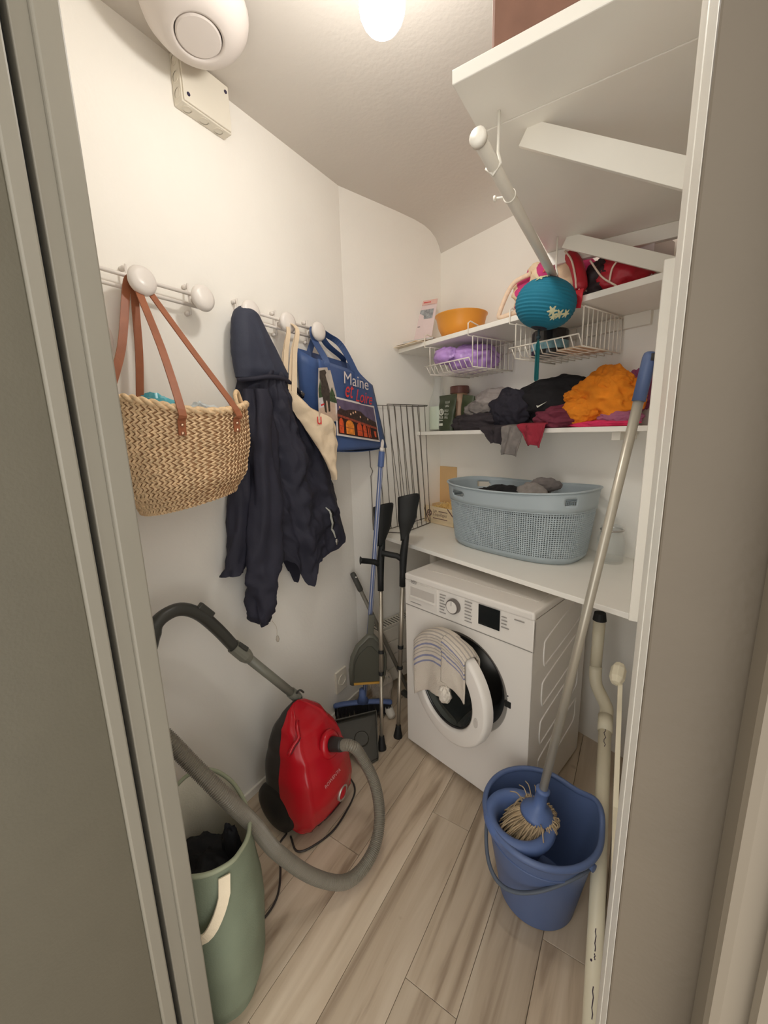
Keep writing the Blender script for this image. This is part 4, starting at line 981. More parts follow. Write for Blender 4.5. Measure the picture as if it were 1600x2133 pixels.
# clear plastic bag and a white bottle lying beside the heater
pb_ = heap('plastic_bag', (-1.075, 1.58, 0.10), (0.05, 0.05, 0.11), mat('clear_film', (214, 202, 188), 0.2, alpha=0.35, var=0.1), 6.0, 'crumpled clear plastic bag beside the heater', 'bag', floor_z=0.001, amp=0.4, fr=2.6)
wb = thing('white_cup', (-0.985, 1.50, 0.0), 'white plastic cup lying on its side behind the crutches', 'cup')
b = MB(); b.lathe([(0.0, 0.0), (0.020, 0.0), (0.024, 0.055), (0.026, 0.058), (0.023, 0.058), (0.018, 0.004)], 20, (-0.965, 1.505, 0.0265), (-0.7, 0.6, 0.0), cap1=False); b.build('cup_body', mat('cup_white', (206, 200, 188), 0.4), wb, smooth=True)
# ================================================================== washing machine
WO = Vector((-0.822, 1.421, 0)); WX = Vector((0.9725, -0.2331, 0)); WY = Vector((0.2331, 0.9725, 0))
TW = Matrix(((WX.x, WY.x, 0, WO.x), (WX.y, WY.y, 0, WO.y), (0, 0, 1, 0), (0, 0, 0, 1)))
RZW = math.atan2(WX.y, WX.x)
wm = thing('washing_machine', tuple(WO+WX*0.29+WY*0.25), 'white front-loading washing machine with its round door ajar', 'washing machine', rz=RZW)
wh = mat('appliance_white', (226, 221, 214), 0.28, var=0.01)
wh2 = mat('appliance_panel', (220, 215, 208), 0.3, var=0.01)
WW, WD, WH = 0.584, 0.49, 0.845
DCX, DCZ, DR = 0.292, 0.462, 0.206
# front sheet with a real round opening
b = MB(TW); N = 64
ring = [(DCX+DR*math.cos(2*math.pi*i/N), DCZ+DR*math.sin(2*math.pi*i/N)) for i in range(N)]
def outer(i):
    an = 2*math.pi*i/N; c, s_ = math.cos(an), math.sin(an)
    tx = ((WW-DCX) if c > 0 else -DCX)/c if abs(c) > 1e-6 else 1e9
    tz = ((0.700-DCZ) if s_ > 0 else (0.02-DCZ))/s_ if abs(s_) > 1e-6 else 1e9
    t = min(tx, tz); return (DCX+c*t, DCZ+s_*t)
vs = [(x_, 0.0, z_) for x_, z_ in ring]+[(outer(i)[0], 0.0, outer(i)[1]) for i in range(N)]+[(x_*0.985+DCX*0.015, 0.03, z_*0.985+DCZ*0.015) for x_, z_ in ring]
fs = [(i, (i+1) % N, N+(i+1) % N, N+i) for i in range(N)]+[(i, (i+1) % N, 2*N+(i+1) % N, 2*N+i) for i in range(N)]
for cx_, cz_ in ((0, 0.02), (WW, 0.02), (0, 0.70), (WW, 0.70)):
    # fill the four corners
    best = sorted(range(N), key=lambda i: (outer(i)[0]-cx_)**2+(outer(i)[1]-cz_)**2)[:2]
    k = len(vs); vs.append((cx_, 0, cz_)); fs.append((k, N+best[0], N+best[1]))
b.add(vs, fs); b.build('front_sheet', wh, wm)
# cabinet sides, back, bottom, top
b = MB(TW); b.box((0.0, 0.0, 0.02), (0.002, WD, 0.815)); b.box((WW-0.002, 0.0, 0.02), (WW, WD, 0.815)); b.box((0, WD-0.002, 0.02), (WW, WD, 0.815)); b.box((0, 0.0, 0.02), (WW, WD, 0.022)); b.build('cabinet', wh, wm)
b = MB(TW); b.box((-0.001, -0.004, 0.815), (WW+0.001, WD, WH)); b.build('top_plate', wh, wm, bevel=0.008, seg=3)
b = MB(TW); b.box((0.03, 0.09, WH), (WW-0.03, WD-0.03, WH+0.002)); b.build('top_inset', wh2, wm, bevel=0.001)
for fx_, fy_ in ((0.05, 0.05), (WW-0.05, 0.05), (0.05, WD-0.05), (WW-0.05, WD-0.05)):
    b = MB(TW); b.lathe([(0.02, 0), (0.02, 0.012), (0.012, 0.014), (0.012, 0.021)], 14, (fx_, fy_, 0)); b.build('foot', rub, wm)
# control panel, slightly tilted band
b = MB(TW); b.hexa([(0, -0.004, 0.704), (WW, -0.004, 0.704), (WW, 0.02, 0.704), (0, 0.02, 0.704), (0, 0.0, 0.818), (WW, 0.0, 0.818), (WW, 0.02, 0.818), (0, 0.02, 0.818)]); pnl = b.build('control_panel', wh, wm, bevel=0.004)
b = MB(TW); b.box((0.0, 0.001, 0.6985), (WW, 0.006, 0.7045)); b.build('seam', mat('seam_grey', (150, 146, 140), 0.6), wm)
def pnl_box(name, x0, x1, z0, z1, th, mm, par=pnl, bev=0.0008, y=0.0):
    b = MB(TW); b.box((x0, -0.0042-th+y, z0), (x1, -0.0005, z1)); return b.build(name, mm, par, bevel=bev)
# detergent drawer with a scooped grip
dwr = pnl_box('detergent_drawer', 0.022, 0.176, 0.716, 0.812, 0.0006, wh2)
gm = mat('grip_shade', (196, 190, 183), 0.4)
b = MB(TW); b.box((0.034, -0.0055, 0.752), (0.164, -0.0035, 0.792)); b.build('grip_recess', gm, dwr, bevel=0.0005)
b = MB(TW); b.box((0.034, -0.0085, 0.744), (0.166, -0.0035, 0.7535)); b.build('grip_lip', wh, dwr, bevel=0.0015)
def wtext(txt, x, z, w, h, mm, par=pnl, d=0.0012):
    q = TW @ Vector((x, -0.0048, z)); return text_part(txt, 'lettering', mm, par, q, WX, (0, 0, 1), w, h, depth=d)
def wbar(x, z, w, h=0.0032):
    b = MB(TW); b.box((x, -0.0060, z), (x+w, -0.0040, z+h)); b.build('print_line', mat('print_light_grey', (150, 146, 142), 0.5), pnl)
ink = mat('print_grey', (96, 92, 90), 0.5); ink2 = mat('print_light_grey', (150, 146, 142), 0.5)
wtext('beko', 0.038, 0.822-0.009, 0.032, 0.013, ink, wm)
q_ = MB(TW); q_.box((0.038, -0.0052, 0.8085), (0.068, -0.004, 0.8100)); q_.build('logo_bar', ink, wm)
wbar(0.034, 0.722, 0.06)
wbar(0.515, 0.800, 0.036)
# programme dial
b = MB(TW); b.lathe([(0.0, 0.0), (0.030, 0.0), (0.0295, 0.014), (0.0285, 0.017), (0.0, 0.017)], 36, (0.262, -0.003, 0.772), (0, -1, 0)); dial = b.build('programme_dial', mat('dial_grey', (112, 106, 102), 0.3, metal=0.3), pnl, smooth=False)
b = MB(TW); b.lathe([(0.0, 0.0172), (0.0245, 0.0172), (0.0240, 0.0195), (0.0, 0.0200)], 36, (0.262, -0.003, 0.772), (0, -1, 0)); b.build('dial_face', wh, dial, smooth=False)
b = MB(TW); b.box((0.2612, -0.0236, 0.778), (0.2628, -0.0226, 0.794)); b.build('dial_mark', ink, dial)
for k in range(7):
    wbar(0.192, 0.800-0.0125*k, 0.030-0.004*(k % 3))
    wbar(0.312, 0.806-0.0130*k, 0.032-0.004*(k % 2))
# display
b = MB(TW); b.box((0.373, -0.0062, 0.738), (0.460, -0.0035, 0.815)); b.build('display', mat('display_black', (22, 26, 28), 0.12, var=0.05), pnl, bevel=0.0006)
for k in range(4):
    wbar(0.466, 0.795-0.013*k, [0.020, 0.022, 0.020, 0.030][k])
# pressed ribs on the right flank
for k in range(4):
    zc = 0.19+0.16*k
    pts = spline([(WW-0.0015, 0.09, zc-0.05), (WW-0.0015, 0.085, zc+0.02), (WW-0.0015, 0.12, zc+0.05), (WW-0.0015, 0.40, zc+0.115), (WW-0.0015, 0.42, zc+0.09), (WW-0.0015, 0.42, zc+0.03), (WW-0.0015, 0.37, zc+0.005), (WW-0.0015, 0.13, zc-0.05)], 40, closed=True)
    b = MB(TW); b.tube(pts, 0.0035, 6, closed=True, flat=1.6); b.build('pressed_rib', wh, wm, smooth=True)
# rubber seal, drum
b = MB(TW); b.lathe([(0.188, 0.013), (0.190, 0.011), (0.203, 0.004), (0.206, -0.001), (0.208, -0.001), (0.206, 0.01)], 64, (DCX, 0.0, DCZ), (0, 1, 0), cap0=False, cap1=False); b.build('opening_ring', mat('opening_grey', (176, 172, 166), 0.3, var=0.01), wm, smooth=True)
b = MB(TW); b.lathe([(0.190, 0.012), (0.180, 0.020), (0.165, 0.035), (0.160, 0.06), (0.150, 0.07), (0.150, 0.09)], 64, (DCX, 0.0, DCZ), (0, 1, 0), cap0=False, cap1=False); b.build('door_seal', mat('seal_grey', (58, 60, 62), 0.5, var=0.06), wm, smooth=True)
b = MB(TW); b.lathe([(0.149, 0.09), (0.21, 0.10), (0.215, 0.14), (0.215, 0.40), (0.0, 0.42)], 48, (DCX, 0.0, DCZ), (0, 1, 0), cap0=False); b.build('drum', mat('drum_steel', (120, 118, 114), 0.3, metal=0.8), wm, smooth=True)
b = MB(TW); b.box((0.488, -0.003, 0.452), (0.512, 0.003, 0.476)); b.build('door_lock', rub, wm, bevel=0.001)
b = MB(TW); b.lathe([(0.0, 0), (0.0025, 0), (0.0025, 0.002), (0.0, 0.002)], 10, (0.499, 0.0, 0.497), (0, -1, 0)); b.build('lock_pin', rub, wm)
# door, hinged on the left, ajar
PH = R(11.5); hx = 0.080
def DT():
    M_ = Matrix.Translation((hx, -0.006, DCZ)) @ Matrix.Rotation(-PH, 4, 'Z') @ Matrix.Translation((0.212, 0, 0))
    return TW @ M_
b = MB(DT()); b.lathe([(0.150, 0.004), (0.208, 0.002), (0.216, -0.004), (0.2165, -0.006), (0.2165, -0.028), (0.214, -0.036), (0.207, -0.042), (0.204, -0.0425), (0.160, -0.0465), (0.157, -0.046), (0.151, -0.040), (0.149, -0.034), (0.149, 0.0)], 72, (0, 0, 0), (0, 1, 0), cap0=False, cap1=False)
dr = b.build('door', wh, wm, smooth=True)
b = MB(DT()); b.lathe([(0.150, -0.030), (0.1485, -0.035), (0.143, -0.035), (0.142, -0.028)], 64, (0, 0, 0), (0, 1, 0), cap0=False, cap1=False); b.build('chrome_ring', mat('dark_chrome', (70, 70, 70), 0.2, metal=0.8), dr, smooth=True)
b = MB(DT()); b.lathe([(0.145, -0.030), (0.138, -0.018), (0.125, 0.030), (0.105, 0.070), (0.060, 0.085), (0.0, 0.090)], 56, (0, 0, 0), (0, 1, 0), cap0=False); b.build('glass_bowl', mat('door_glass', (120, 126, 122), 0.04, trans=0.9, var=0.0, ior=1.2), dr, smooth=True)
b = MB(DT()); b.lathe([(0.0, 0), (0.018, 0), (0.018, 0.003), (0.0, 0.003)], 16, (0.175, -0.047, -0.03), (0, -1, 0), sx=0.5); b.build('grip_mark', gm, dr)

# striped towel over the top of the door
tw_m = stripe_mat('towel_stripes', (214, 204, 190), [(0.06, 0.075, (176, 168, 160)), (0.10, 0.115, (176, 168, 160)), (0.14, 0.155, (176, 168, 160)), (0.18, 0.195, (176, 168, 160)), (0.22, 0.235, (176, 168, 160)), (0.27, 0.30, (140, 142, 172)), (0.33, 0.345, (176, 168, 160)), (0.38, 0.395, (176, 168, 160)), (0.44, 0.47, (140, 142, 172)), (0.52, 0.55, (140, 142, 172))], bump=0.9, bs=320)
tow = thing('hand_towel', tuple(DT() @ Vector((0, -0.03, 0.2))), 'cream striped hand towel draped over the washing machine door', 'towel')
DTi = DT()
def tow_pt(u, v):       # u across the door, v from the back flap over the rim and down the front
    an = R(143)-R(88)*u              # position on the door rim
    L = 0.235*(0.92+0.10*math.sin(3*u+0.5)+0.05*(u > 0.7))
    rim = 0.217
    if v < 0.28:
        q = (0.28-v)/0.28; y = 0.012+0.004*math.sin(9*u); dz = -0.085*q
    elif v < 0.40:
        q = (v-0.28)/0.12; a2 = math.pi*q; y = -0.02+0.032*math.cos(a2); dz = 0.012*math.sin(a2)
    else:
        q = (v-0.40)/0.60; y = -0.054-0.010*math.sin(u*11+2*q)*q-0.006*q; dz = -L*q
    x = rim*math.cos(an)*(1-0.06*max(0, v-0.4))+0.02*max(0, v-0.4)*1.2
    z = rim*math.sin(an)+dz
    y += 0.004*fbm((u*6, v*6, 3))
    return Vector((x, y, z))
def towel(fn, nm, nu=40, nv=70):
    b = MB(DTi); b.grid(fn, nu, nv); b.attr = [max(0, (j/(nv-1)-0.30)/0.70) for j in range(nv) for i in range(nu)]
    return b.build(nm, tw_m, tow, smooth=True, solid=0.006)
towel(lambda u, v: tow_pt(u*0.70, v), 'main_fold')
towel(lambda u, v: tow_pt(0.62+u*0.38, v*0.80+0.02)+Vector((0, -0.004 if v > 0.3 else 0.004, 0.0)), 'side_fold', 26, 60)
# tucked corner hanging under the side fold
heap('tucked_corner', tuple(DTi @ Vector((0.035, -0.068, 0.010))), (0.022, 0.020, 0.030), mat('towel_cream', (214, 206, 194), 0.9, var=0.05, bump=0.6, bs=320), 3.0, None, None, parent=None)
tc_ = bpy.data.objects['tucked_corner']
tc_.parent = tow; tc_.matrix_parent_inverse = MW[tow].inverted()

# ================================================================== worktop things
# pale blue perforated laundry basket
LB = (0.695, 0.212); lb = thing('laundry_basket', tuple(BW(LB[0], LB[1], 0.912)), 'pale blue perforated plastic laundry basket on the worktop', 'laundry basket', rz=RZB)
lbm = mat('pale_blue_plastic', (170, 182, 188), 0.4, var=0.02)
LBZ0, LBZ1 = 0.912, 1.192
def lb_pt(an, t, off=0.0):
    a = 0.292+0.032*t+off; c = 0.164+0.028*t+off
    if t < 0.06: a -= 0.012*(1-t/0.06); c -= 0.012*(1-t/0.06)
    n = 0.72
    ca, sa = math.cos(an), math.sin(an)
    u = a*math.copysign(abs(ca)**n, ca); d = c*math.copysign(abs(sa)**n, sa)
    r3 = R(-4.0)
    z = LBZ0+(LBZ1-LBZ0)*t + (0.012*(u/0.3)**2*t*t if t > 0.7 else 0)
    return BW(LB[0]+u*math.cos(r3)-d*math.sin(r3), LB[1]+u*math.sin(r3)+d*math.cos(r3), z)
# arc-length even angles
def even(t, n):
    P = [lb_pt(2*math.pi*i/2000, t) for i in range(2001)]; s_ = [0.0]
    for i in range(2000): s_.append(s_[-1]+(P[i+1]-P[i]).length)
    out = []; j = 0
    for k in range(n):
        tg = s_[-1]*k/n
        while s_[j+1] < tg: j += 1
        out.append(2*math.pi*(j+(tg-s_[j])/(s_[j+1]-s_[j]))/2000)
    return out
NCOL, NROW = 176, 22
EA = even(0.5, NCOL)+[2*math.pi]
b = MB(); t0_, t1_ = 0.10, 0.735
for r_ in range(NROW):
    for c_ in range(NCOL):
        ta = t0_+(t1_-t0_)*r_/NROW; tb2 = t0_+(t1_-t0_)*(r_+1)/NROW
        A0, A1 = EA[c_], EA[c_+1]
        g = 0.21
        o4 = [lb_pt(A0, ta), lb_pt(A1, ta), lb_pt(A1, tb2), lb_pt(A0, tb2)]
        i4 = [lb_pt(A0+(A1-A0)*p, ta+(tb2-ta)*q) for p, q in ((g, g), (1-g, g), (1-g, 1-g), (g, 1-g))]
        k = len(b.v); b.v += o4+i4
        b.f += [(k, k+1, k+5, k+4), (k+1, k+2, k+6, k+5), (k+2, k+3, k+7, k+6), (k+3, k, k+4, k+7)]
o = b.build('perforated_wall', lbm, lb, smooth=False, solid=0.003); o['kind'] = 'stuff'
# foot band, bottom
b = MB(); b.grid(lambda u, v: lb_pt(2*math.pi*u, 0.10*v), 120, 6, wrap=True); b.add([lb_pt(2*math.pi*i/120, 0.0) for i in range(120)], [tuple(range(120))]); b.build('base', lbm, lb, smooth=True)
# top band with hand holes
HOLES = [(2.08, 0.17), (0.50, 0.13), (-0.62, 0.16), (-2.52, 0.16)]
NB_ = 240; b = MB(); EB = even(0.87, NB_)+[2*math.pi]
rows_t = [0.735, 0.80, 0.84, 0.865, 0.90, 0.925, 0.96, 1.0]
holes_idx = set()
for hc, hw in HOLES:
    for i in range(NB_):
        d_ = (EB[i]-hc+math.pi) % (2*math.pi)-math.pi
        for r_ in (2, 3, 4):
            lim = hw if r_ == 3 else hw*0.88
            if abs(d_) < lim: holes_idx.add((r_, i))
G = {}
def gv(r_, i):
    i %= NB_
    if (r_, i) not in G:
        G[(r_, i)] = len(b.v); b.v.append(lb_pt(EB[i], rows_t[r_], 0.003))
    return G[(r_, i)]
for r_ in range(len(rows_t)-1):
    for i in range(NB_):
        if (r_, i) in holes_idx: continue
        b.f.append((gv(r_, i), gv(r_, i+1), gv(r_+1, i+1), gv(r_+1, i)))
b.build('band', lbm, lb, smooth=True, solid=0.004)
b = MB(); b.tube([lb_pt(2*math.pi*i/160, 1.0, 0.006) for i in range(160)], 0.0055, 8, closed=True, flat=0.7); b.build('rim', lbm, lb, smooth=True)
b = MB(); b.tube([lb_pt(2*math.pi*i/160, 0.735, 0.003) for i in range(160)], 0.003, 6, closed=True); b.build('moulding', lbm, lb, smooth=True)
cp = BW(LB[0]-0.06, LB[1]+0.01, 1.125); heap('black_garment', tuple(cp), (0.145, 0.10, 0.06), MATS['black_cloth'], 11.0, 'black garment in the pale blue laundry basket', 'clothes', rz=RZB, folds=4)
cp = BW(LB[0]+0.07, LB[1]-0.005, 1.155); heap('grey_garment', tuple(cp), (0.075, 0.065, 0.055), mat('grey_melange', (140, 134, 130), 0.9, var=0.12, vs=60), 14.0, 'light grey garment on top in the pale blue laundry basket', 'clothes', rz=RZB, folds=2, amp=0.18)
cp = BW(LB[0]+0.115, LB[1]-0.03, 1.205); heap('grey_sock', tuple(cp), (0.055, 0.020, 0.028), mat('grey_sock_knit', (112, 106, 104), 0.9, var=0.12, vs=60), 17.0, 'dark grey sock poking out of the pale blue laundry basket', 'sock', rz=RZB+0.5, folds=2, amp=0.3)

# wooden crate with straw and lid board behind it
cr_ = thing('wooden_crate', tuple(BW(0.10, 0.09, 0.912)), 'small pale wooden crate with printed lettering and straw filling', 'crate', rz=RZB)
pine = mat('pale_pine', (222, 202, 166), 0.6, var=0.10, vs=10, stretch=(1, 1, 6), bump=0.1, bs=60)
cu0, cu1, cd0, cd1, cz0, cz1 = -0.002, 0.245, 0.012, 0.145, 0.9125, 1.012
for nm, a, c in (('front_board', (cu0, cd1-0.006, cz0), (cu1, cd1, cz1)), ('back_board', (cu0, cd0, cz0), (cu1, cd0+0.006, cz1)), ('end_board', (cu0, cd0+0.006, cz0), (cu0+0.006, cd1-0.006, cz1)), ('end_board', (cu1-0.006, cd0+0.006, cz0), (cu1, cd1-0.006, cz1)), ('bottom_board', (cu0+0.006, cd0+0.006, cz0), (cu1-0.006, cd1-0.006, cz0+0.005))):
    b = MB(TB); b.box(a, c); b.build(nm, pine, cr_, bevel=0.001)
stk_m = mat('print_brown', (112, 82, 78), 0.7)
for nm, p, q in (('corner_stripe', (cu0+0.002, cd1+0.0006, cz1-0.004), (cu0+0.055, cd1+0.0006, cz0+0.006)), ('corner_stripe', (cu1-0.045, cd1+0.0006, cz1-0.002), (cu1-0.004, cd1+0.0006, cz1-0.040))):
    b = MB(TB); b.beam(p, q, 0.001, 0.006, (0, 0, 1)); b.build(nm, stk_m, cr_)
cp = BW(0.053, cd1, 0.972)
b = MB(); b.lathe([(0.0, 0), (0.020, 0), (0.020, 0.0008), (0.0, 0.0008)], 28, tuple(cp), tuple(-NB)); em_ = b.build('emblem', stk_m, cr_)
for k in range(5):
    an = 2*math.pi*k/5; c2 = cp+UB*0.0105*math.cos(an)+Vector((0, 0, 0.0105*math.sin(an)))-NB*0.0009
    b = MB(); b.lathe([(0.0, 0), (0.0052, 0), (0.0052, 0.0005), (0.0, 0.0005)], 12, tuple(c2), tuple(-NB)); b.build('emblem_petal', mat('print_pink_pale', (206, 182, 160), 0.7), em_)
def btext(txt, u, d, z, w, h, mm, par, shear=0.0): return text_part(txt, 'lettering', mm, par, BW(u, d, z), UB, (0, 0, 1), w, h, shear=shear, depth=0.0010)
btext('Les', 0.086, cd1, 0.982, 0.030, 0.016, stk_m, cr_, 0.3)
for u_, z_, w_2 in ((0.130, 0.986, 0.070), (0.084, 0.943, 0.115)):
    b = MB(TB); b.box((u_, cd1, z_), (u_+w_2, cd1+0.0008, z_+0.004)); b.build('print_line', stk_m, cr_)
btext('Coquillages', 0.084, cd1, 0.955, 0.112, 0.024, stk_m, cr_, 0.3)
b = MB()
for k in range(260):
    u = random.uniform(cu0+0.012, cu1-0.012); d = random.uniform(cd0+0.012, cd1-0.012); h = 0.985+0.045*math.exp(-((u-0.15)/0.07)**2)*random.uniform(0.5, 1)
    p = BW(u, d, h); dv = Vector((random.uniform(-1, 1), random.uniform(-1, 1), random.uniform(-0.5, 0.6))).normalized()*0.022
    dv = Vector((max(-0.008, min(0.008, dv.x)), max(-0.008, min(0.008, dv.y)), dv.z))
    b.tube([p-dv, p+dv*0.3+Vector((0, 0, 0.004)), p+dv], 0.0016, 4)
b.box((0, 0, 0), (0, 0, 0)) if False else None
o = b.build('wood_wool', mat('wood_wool', (236, 206, 136), 0.8, var=0.12), cr_); o['kind'] = 'stuff'
b = MB(TB); b.box((cu0+0.007, cd0+0.007, 0.93), (cu1-0.007, cd1-0.007, 0.985)); b.build('filling', MATS['wood_wool'], cr_)
lidb = MB(TB); lidb.hexa([(-0.018, 0.002, 0.912), (0.135, 0.002, 0.912), (0.135, 0.009, 0.912), (-0.018, 0.009, 0.912), (-0.018, 0.001, 1.232), (0.135, 0.001, 1.232), (0.135, 0.006, 1.232), (-0.018, 0.006, 1.232)])
tag(lidb.build('lid_board', mat('tan_board', (214, 178, 128), 0.7, var=0.06), None, bevel=0.001), 'plain tan board standing upright behind the wooden crate', 'board')
b = MB(TB); b.box((0.145, 0.0015, 0.912), (0.30, 0.010, 1.165)); tag(b.build('white_board', mat('off_white_board', (226, 216, 198), 0.6, var=0.03), None, bevel=0.001), 'off-white board upright against the back wall beside the crate', 'board')

# swing-top glass jar at the right end of the worktop
jr = thing('clip_top_jar', tuple(BW(1.055, 0.10, 0.912)), 'clear glass clip-top jar at the right end of the worktop', 'jar')
gl = mat('clear_glass', (236, 240, 236), 0.04, alpha=0.16, var=0.0, spec=0.8)
jc = BW(1.055, 0.10, 0.9115)
b = MB(); b.lathe([(0.0, 0.0), (0.046, 0.0), (0.050, 0.006), (0.050, 0.090), (0.044, 0.115), (0.036, 0.125), (0.036, 0.140), (0.033, 0.140), (0.033, 0.124), (0.041, 0.112), (0.047, 0.090), (0.047, 0.008), (0.0, 0.005)], 36, tuple(jc)); b.build('glass_body', gl, jr, smooth=True)
b = MB(); b.lathe([(0.0, 0.150), (0.034, 0.146), (0.039, 0.143), (0.039, 0.139), (0.0, 0.139)], 32, tuple(jc)); b.build('lid', gl, jr, smooth=True)
b = MB(); b.tube([jc+Vector((0.0385*math.cos(2*math.pi*i/30), 0.0385*math.sin(2*math.pi*i/30), 0.130)) for i in range(30)], 0.004, 8, closed=True); b.build('wire_band', MATS['steel'], jr, smooth=True)
b = MB(); b.tube(spline([jc-NB*0.040+Vector((0, 0, 0.130)), jc-NB*0.056+Vector((0, 0, 0.135)), jc-NB*0.056+Vector((0, 0, 0.108)), jc-NB*0.046+Vector((0, 0, 0.100))], 12), 0.0028, 8); b.tube([jc-NB*0.050-UB*0.018+Vector((0, 0, 0.128)), jc-NB*0.050+UB*0.018+Vector((0, 0, 0.128))], 0.004, 8); b.build('clip', MATS['steel'], jr, smooth=True)

# folded wire rack standing on the worktop against the end wall
wr = thing('wire_rack', tuple(FW(0.28, 0.03, 0.912)), 'tall grey wire rack standing on the worktop against the end wall', 'rack')
wire = mat('grey_wire', (104, 98, 90), 0.4, metal=0.5)
b = MB(TFm)
zT = 1.578; b.tube([(0.150, 0.016, zT), (0.470, 0.016, zT), (0.500, 0.05, zT)], 0.0022, 6); b.tube([(0.205, 0.055, zT+0.004), (0.50, 0.055, zT+0.004)], 0.0022, 6)
b.tube([(0.160, 0.02, 0.9145), (0.235, 0.13, 0.9145), (0.510, 0.06, 0.9145)], 0.0026, 6); b.tube([(0.160, 0.02, 0.9145), (0.505, 0.02, 0.935)], 0.0026, 6)
for k in range(8):
    s0 = 0.165+0.042*k; b.tube([(s0, 0.016, zT), (s0+0.030+0.004*k, 0.022, 0.916+0.002*k)], 0.0019, 5)
for k in range(7):
    s0 = 0.205+0.045*k; q = k/6
    b.tube([(s0, 0.055, zT+0.004), (0.235+(0.510-0.235)*q, 0.13-0.07*q, 0.9145)], 0.0019, 5)
b.build('wires', wire, wr, smooth=True)
b = MB(TFm); b.tube([(0.115, 0.012, 1.36), (0.117, 0.012, 1.27), (0.130, 0.014, 1.245), (0.118, 0.012, 1.22), (0.122, 0.012, 0.93)], 0.0022, 6); b.build('prop_wire', wire, wr, smooth=True)
# ================================================================== clothes shelf
ZC = 1.4405
bt = thing('glass_bottle', tuple(BW(0.075, 0.10, ZC)), 'clear glass bottle half full of pale green liquid', 'bottle')
bc = tuple(BW(0.082, 0.10, ZC))
b = MB(); b.lathe([(0.0, 0.0), (0.049, 0.0), (0.053, 0.006), (0.053, 0.135), (0.048, 0.165), (0.032, 0.215), (0.026, 0.245), (0.026, 0.295), (0.023, 0.295), (0.023, 0.244), (0.029, 0.213), (0.045, 0.163), (0.050, 0.134), (0.050, 0.008), (0.0, 0.006)], 36, bc); b.build('glass', gl, bt, smooth=True)
b = MB(); b.lathe([(0.0, 0.009), (0.0485, 0.010), (0.0490, 0.134), (0.0, 0.136)], 36, bc); b.build('liquid', mat('pale_green_liquid', (206, 220, 194), 0.3, var=0.03), bt, smooth=False)
jn = thing('brown_lid_jar', tuple(BW(0.205, 0.075, ZC)), 'jar with a brown lid behind the dark green pouch', 'jar')
jc2 = tuple(BW(0.208, 0.065, ZC))
b = MB(); b.lathe([(0.0, 0.0), (0.044, 0.0), (0.048, 0.006), (0.048, 0.165), (0.042, 0.185), (0.042, 0.195), (0.0, 0.195)], 32, jc2); b.build('body', mat('tan_jar', (186, 152, 124), 0.4, var=0.05), jn, smooth=True)
b = MB(); b.lathe([(0.0, 0.195), (0.050, 0.195), (0.050, 0.228), (0.048, 0.232), (0.0, 0.232)], 32, jc2); b.build('lid', mat('brown_lid', (112, 72, 62), 0.45, var=0.05), jn, smooth=False)
po = thing('green_pouch', tuple(BW(0.20, 0.135, ZC)), 'dark green food pouch printed with a white round U logo', 'pouch')
pg = mat('pouch_green', (62, 70, 50), 0.4, var=0.12, vs=20)
def pouch(u, v):
    an = 2*math.pi*u; w = interp(v, [(0, 0.050), (0.5, 0.056), (0.85, 0.062), (1, 0.066)]); dpt = interp(v, [(0, 0.020), (0.3, 0.024), (0.8, 0.012), (1, 0.002)])
    uu = 0.196+w*math.copysign(abs(math.cos(an))**0.8, math.cos(an))+0.010*v; d = 0.150+dpt*math.sin(an)+0.004*fbm((u*5, v*5, 2))
    return BW(uu, d, ZC+0.185*v)
b = MB(); b.grid(pouch, 40, 20, wrap=True); b.add([pouch(i/40, 0) for i in range(40)], [tuple(range(40))]); b.build('bag', pg, po, smooth=True)
wpr = mat('pouch_print', (206, 208, 196), 0.5)
b = MB(); b.lathe([(0.0, 0), (0.0175, 0), (0.0175, 0.0008), (0.0, 0.0008)], 28, tuple(BW(0.183, 0.1752, ZC+0.098)), tuple(-NB)); lg_ = b.build('logo', wpr, po)
text_part('U', 'logo_letter', pg, lg_, BW(0.174, 0.1763, ZC+0.087), UB, (0, 0, 1), 0.017, 0.021, depth=0.0004, bold=0.02)
for tx, u, z, w, h in (('PUR', 0.168, 0.062, 0.030, 0.015), ('UUU', 0.206, 0.098, 0.028, 0.012), ('ULU', 0.206, 0.080, 0.028, 0.012), ('UUL', 0.206, 0.064, 0.026, 0.012), ('ULU', 0.214, 0.140, 0.030, 0.012), ('UUU', 0.212, 0.122, 0.028, 0.011)):
    text_part(tx, 'lettering', wpr, po, BW(u, 0.1762, ZC+z), UB, (0, 0, 1), w, h, depth=0.0008, bold=0.01)
for u_, z_, w_2, h_2 in ((0.166, 0.053, 0.028, 0.004), (0.163, 0.028, 0.030, 0.012)):
    b = MB(TB); b.box((u_, 0.1755, ZC+z_), (u_+w_2, 0.1768, ZC+z_+h_2)); b.build('print_line', wpr, po)
p2 = thing('green_packet', tuple(BW(0.275, 0.09, ZC)), 'plain dark green packet beside the printed pouch', 'packet')
def pouch2(u, v):
    an = 2*math.pi*u; w = interp(v, [(0, 0.044), (0.6, 0.048), (1, 0.040)]); dpt = interp(v, [(0, 0.026), (0.7, 0.022), (1, 0.010)])
    return BW(0.292+w*math.copysign(abs(math.cos(an))**0.6, math.cos(an)), 0.085+dpt*math.sin(an), ZC+0.178*v-0.008*v*math.cos(an))
b = MB(); b.grid(pouch2, 36, 14, wrap=True)
for v in (0, 1): b.add([pouch2(i/36, v) for i in range(36)], [tuple(range(36))])
b.build('bag', mat('packet_green', (74, 84, 58), 0.35, var=0.15, vs=20), p2, smooth=True)

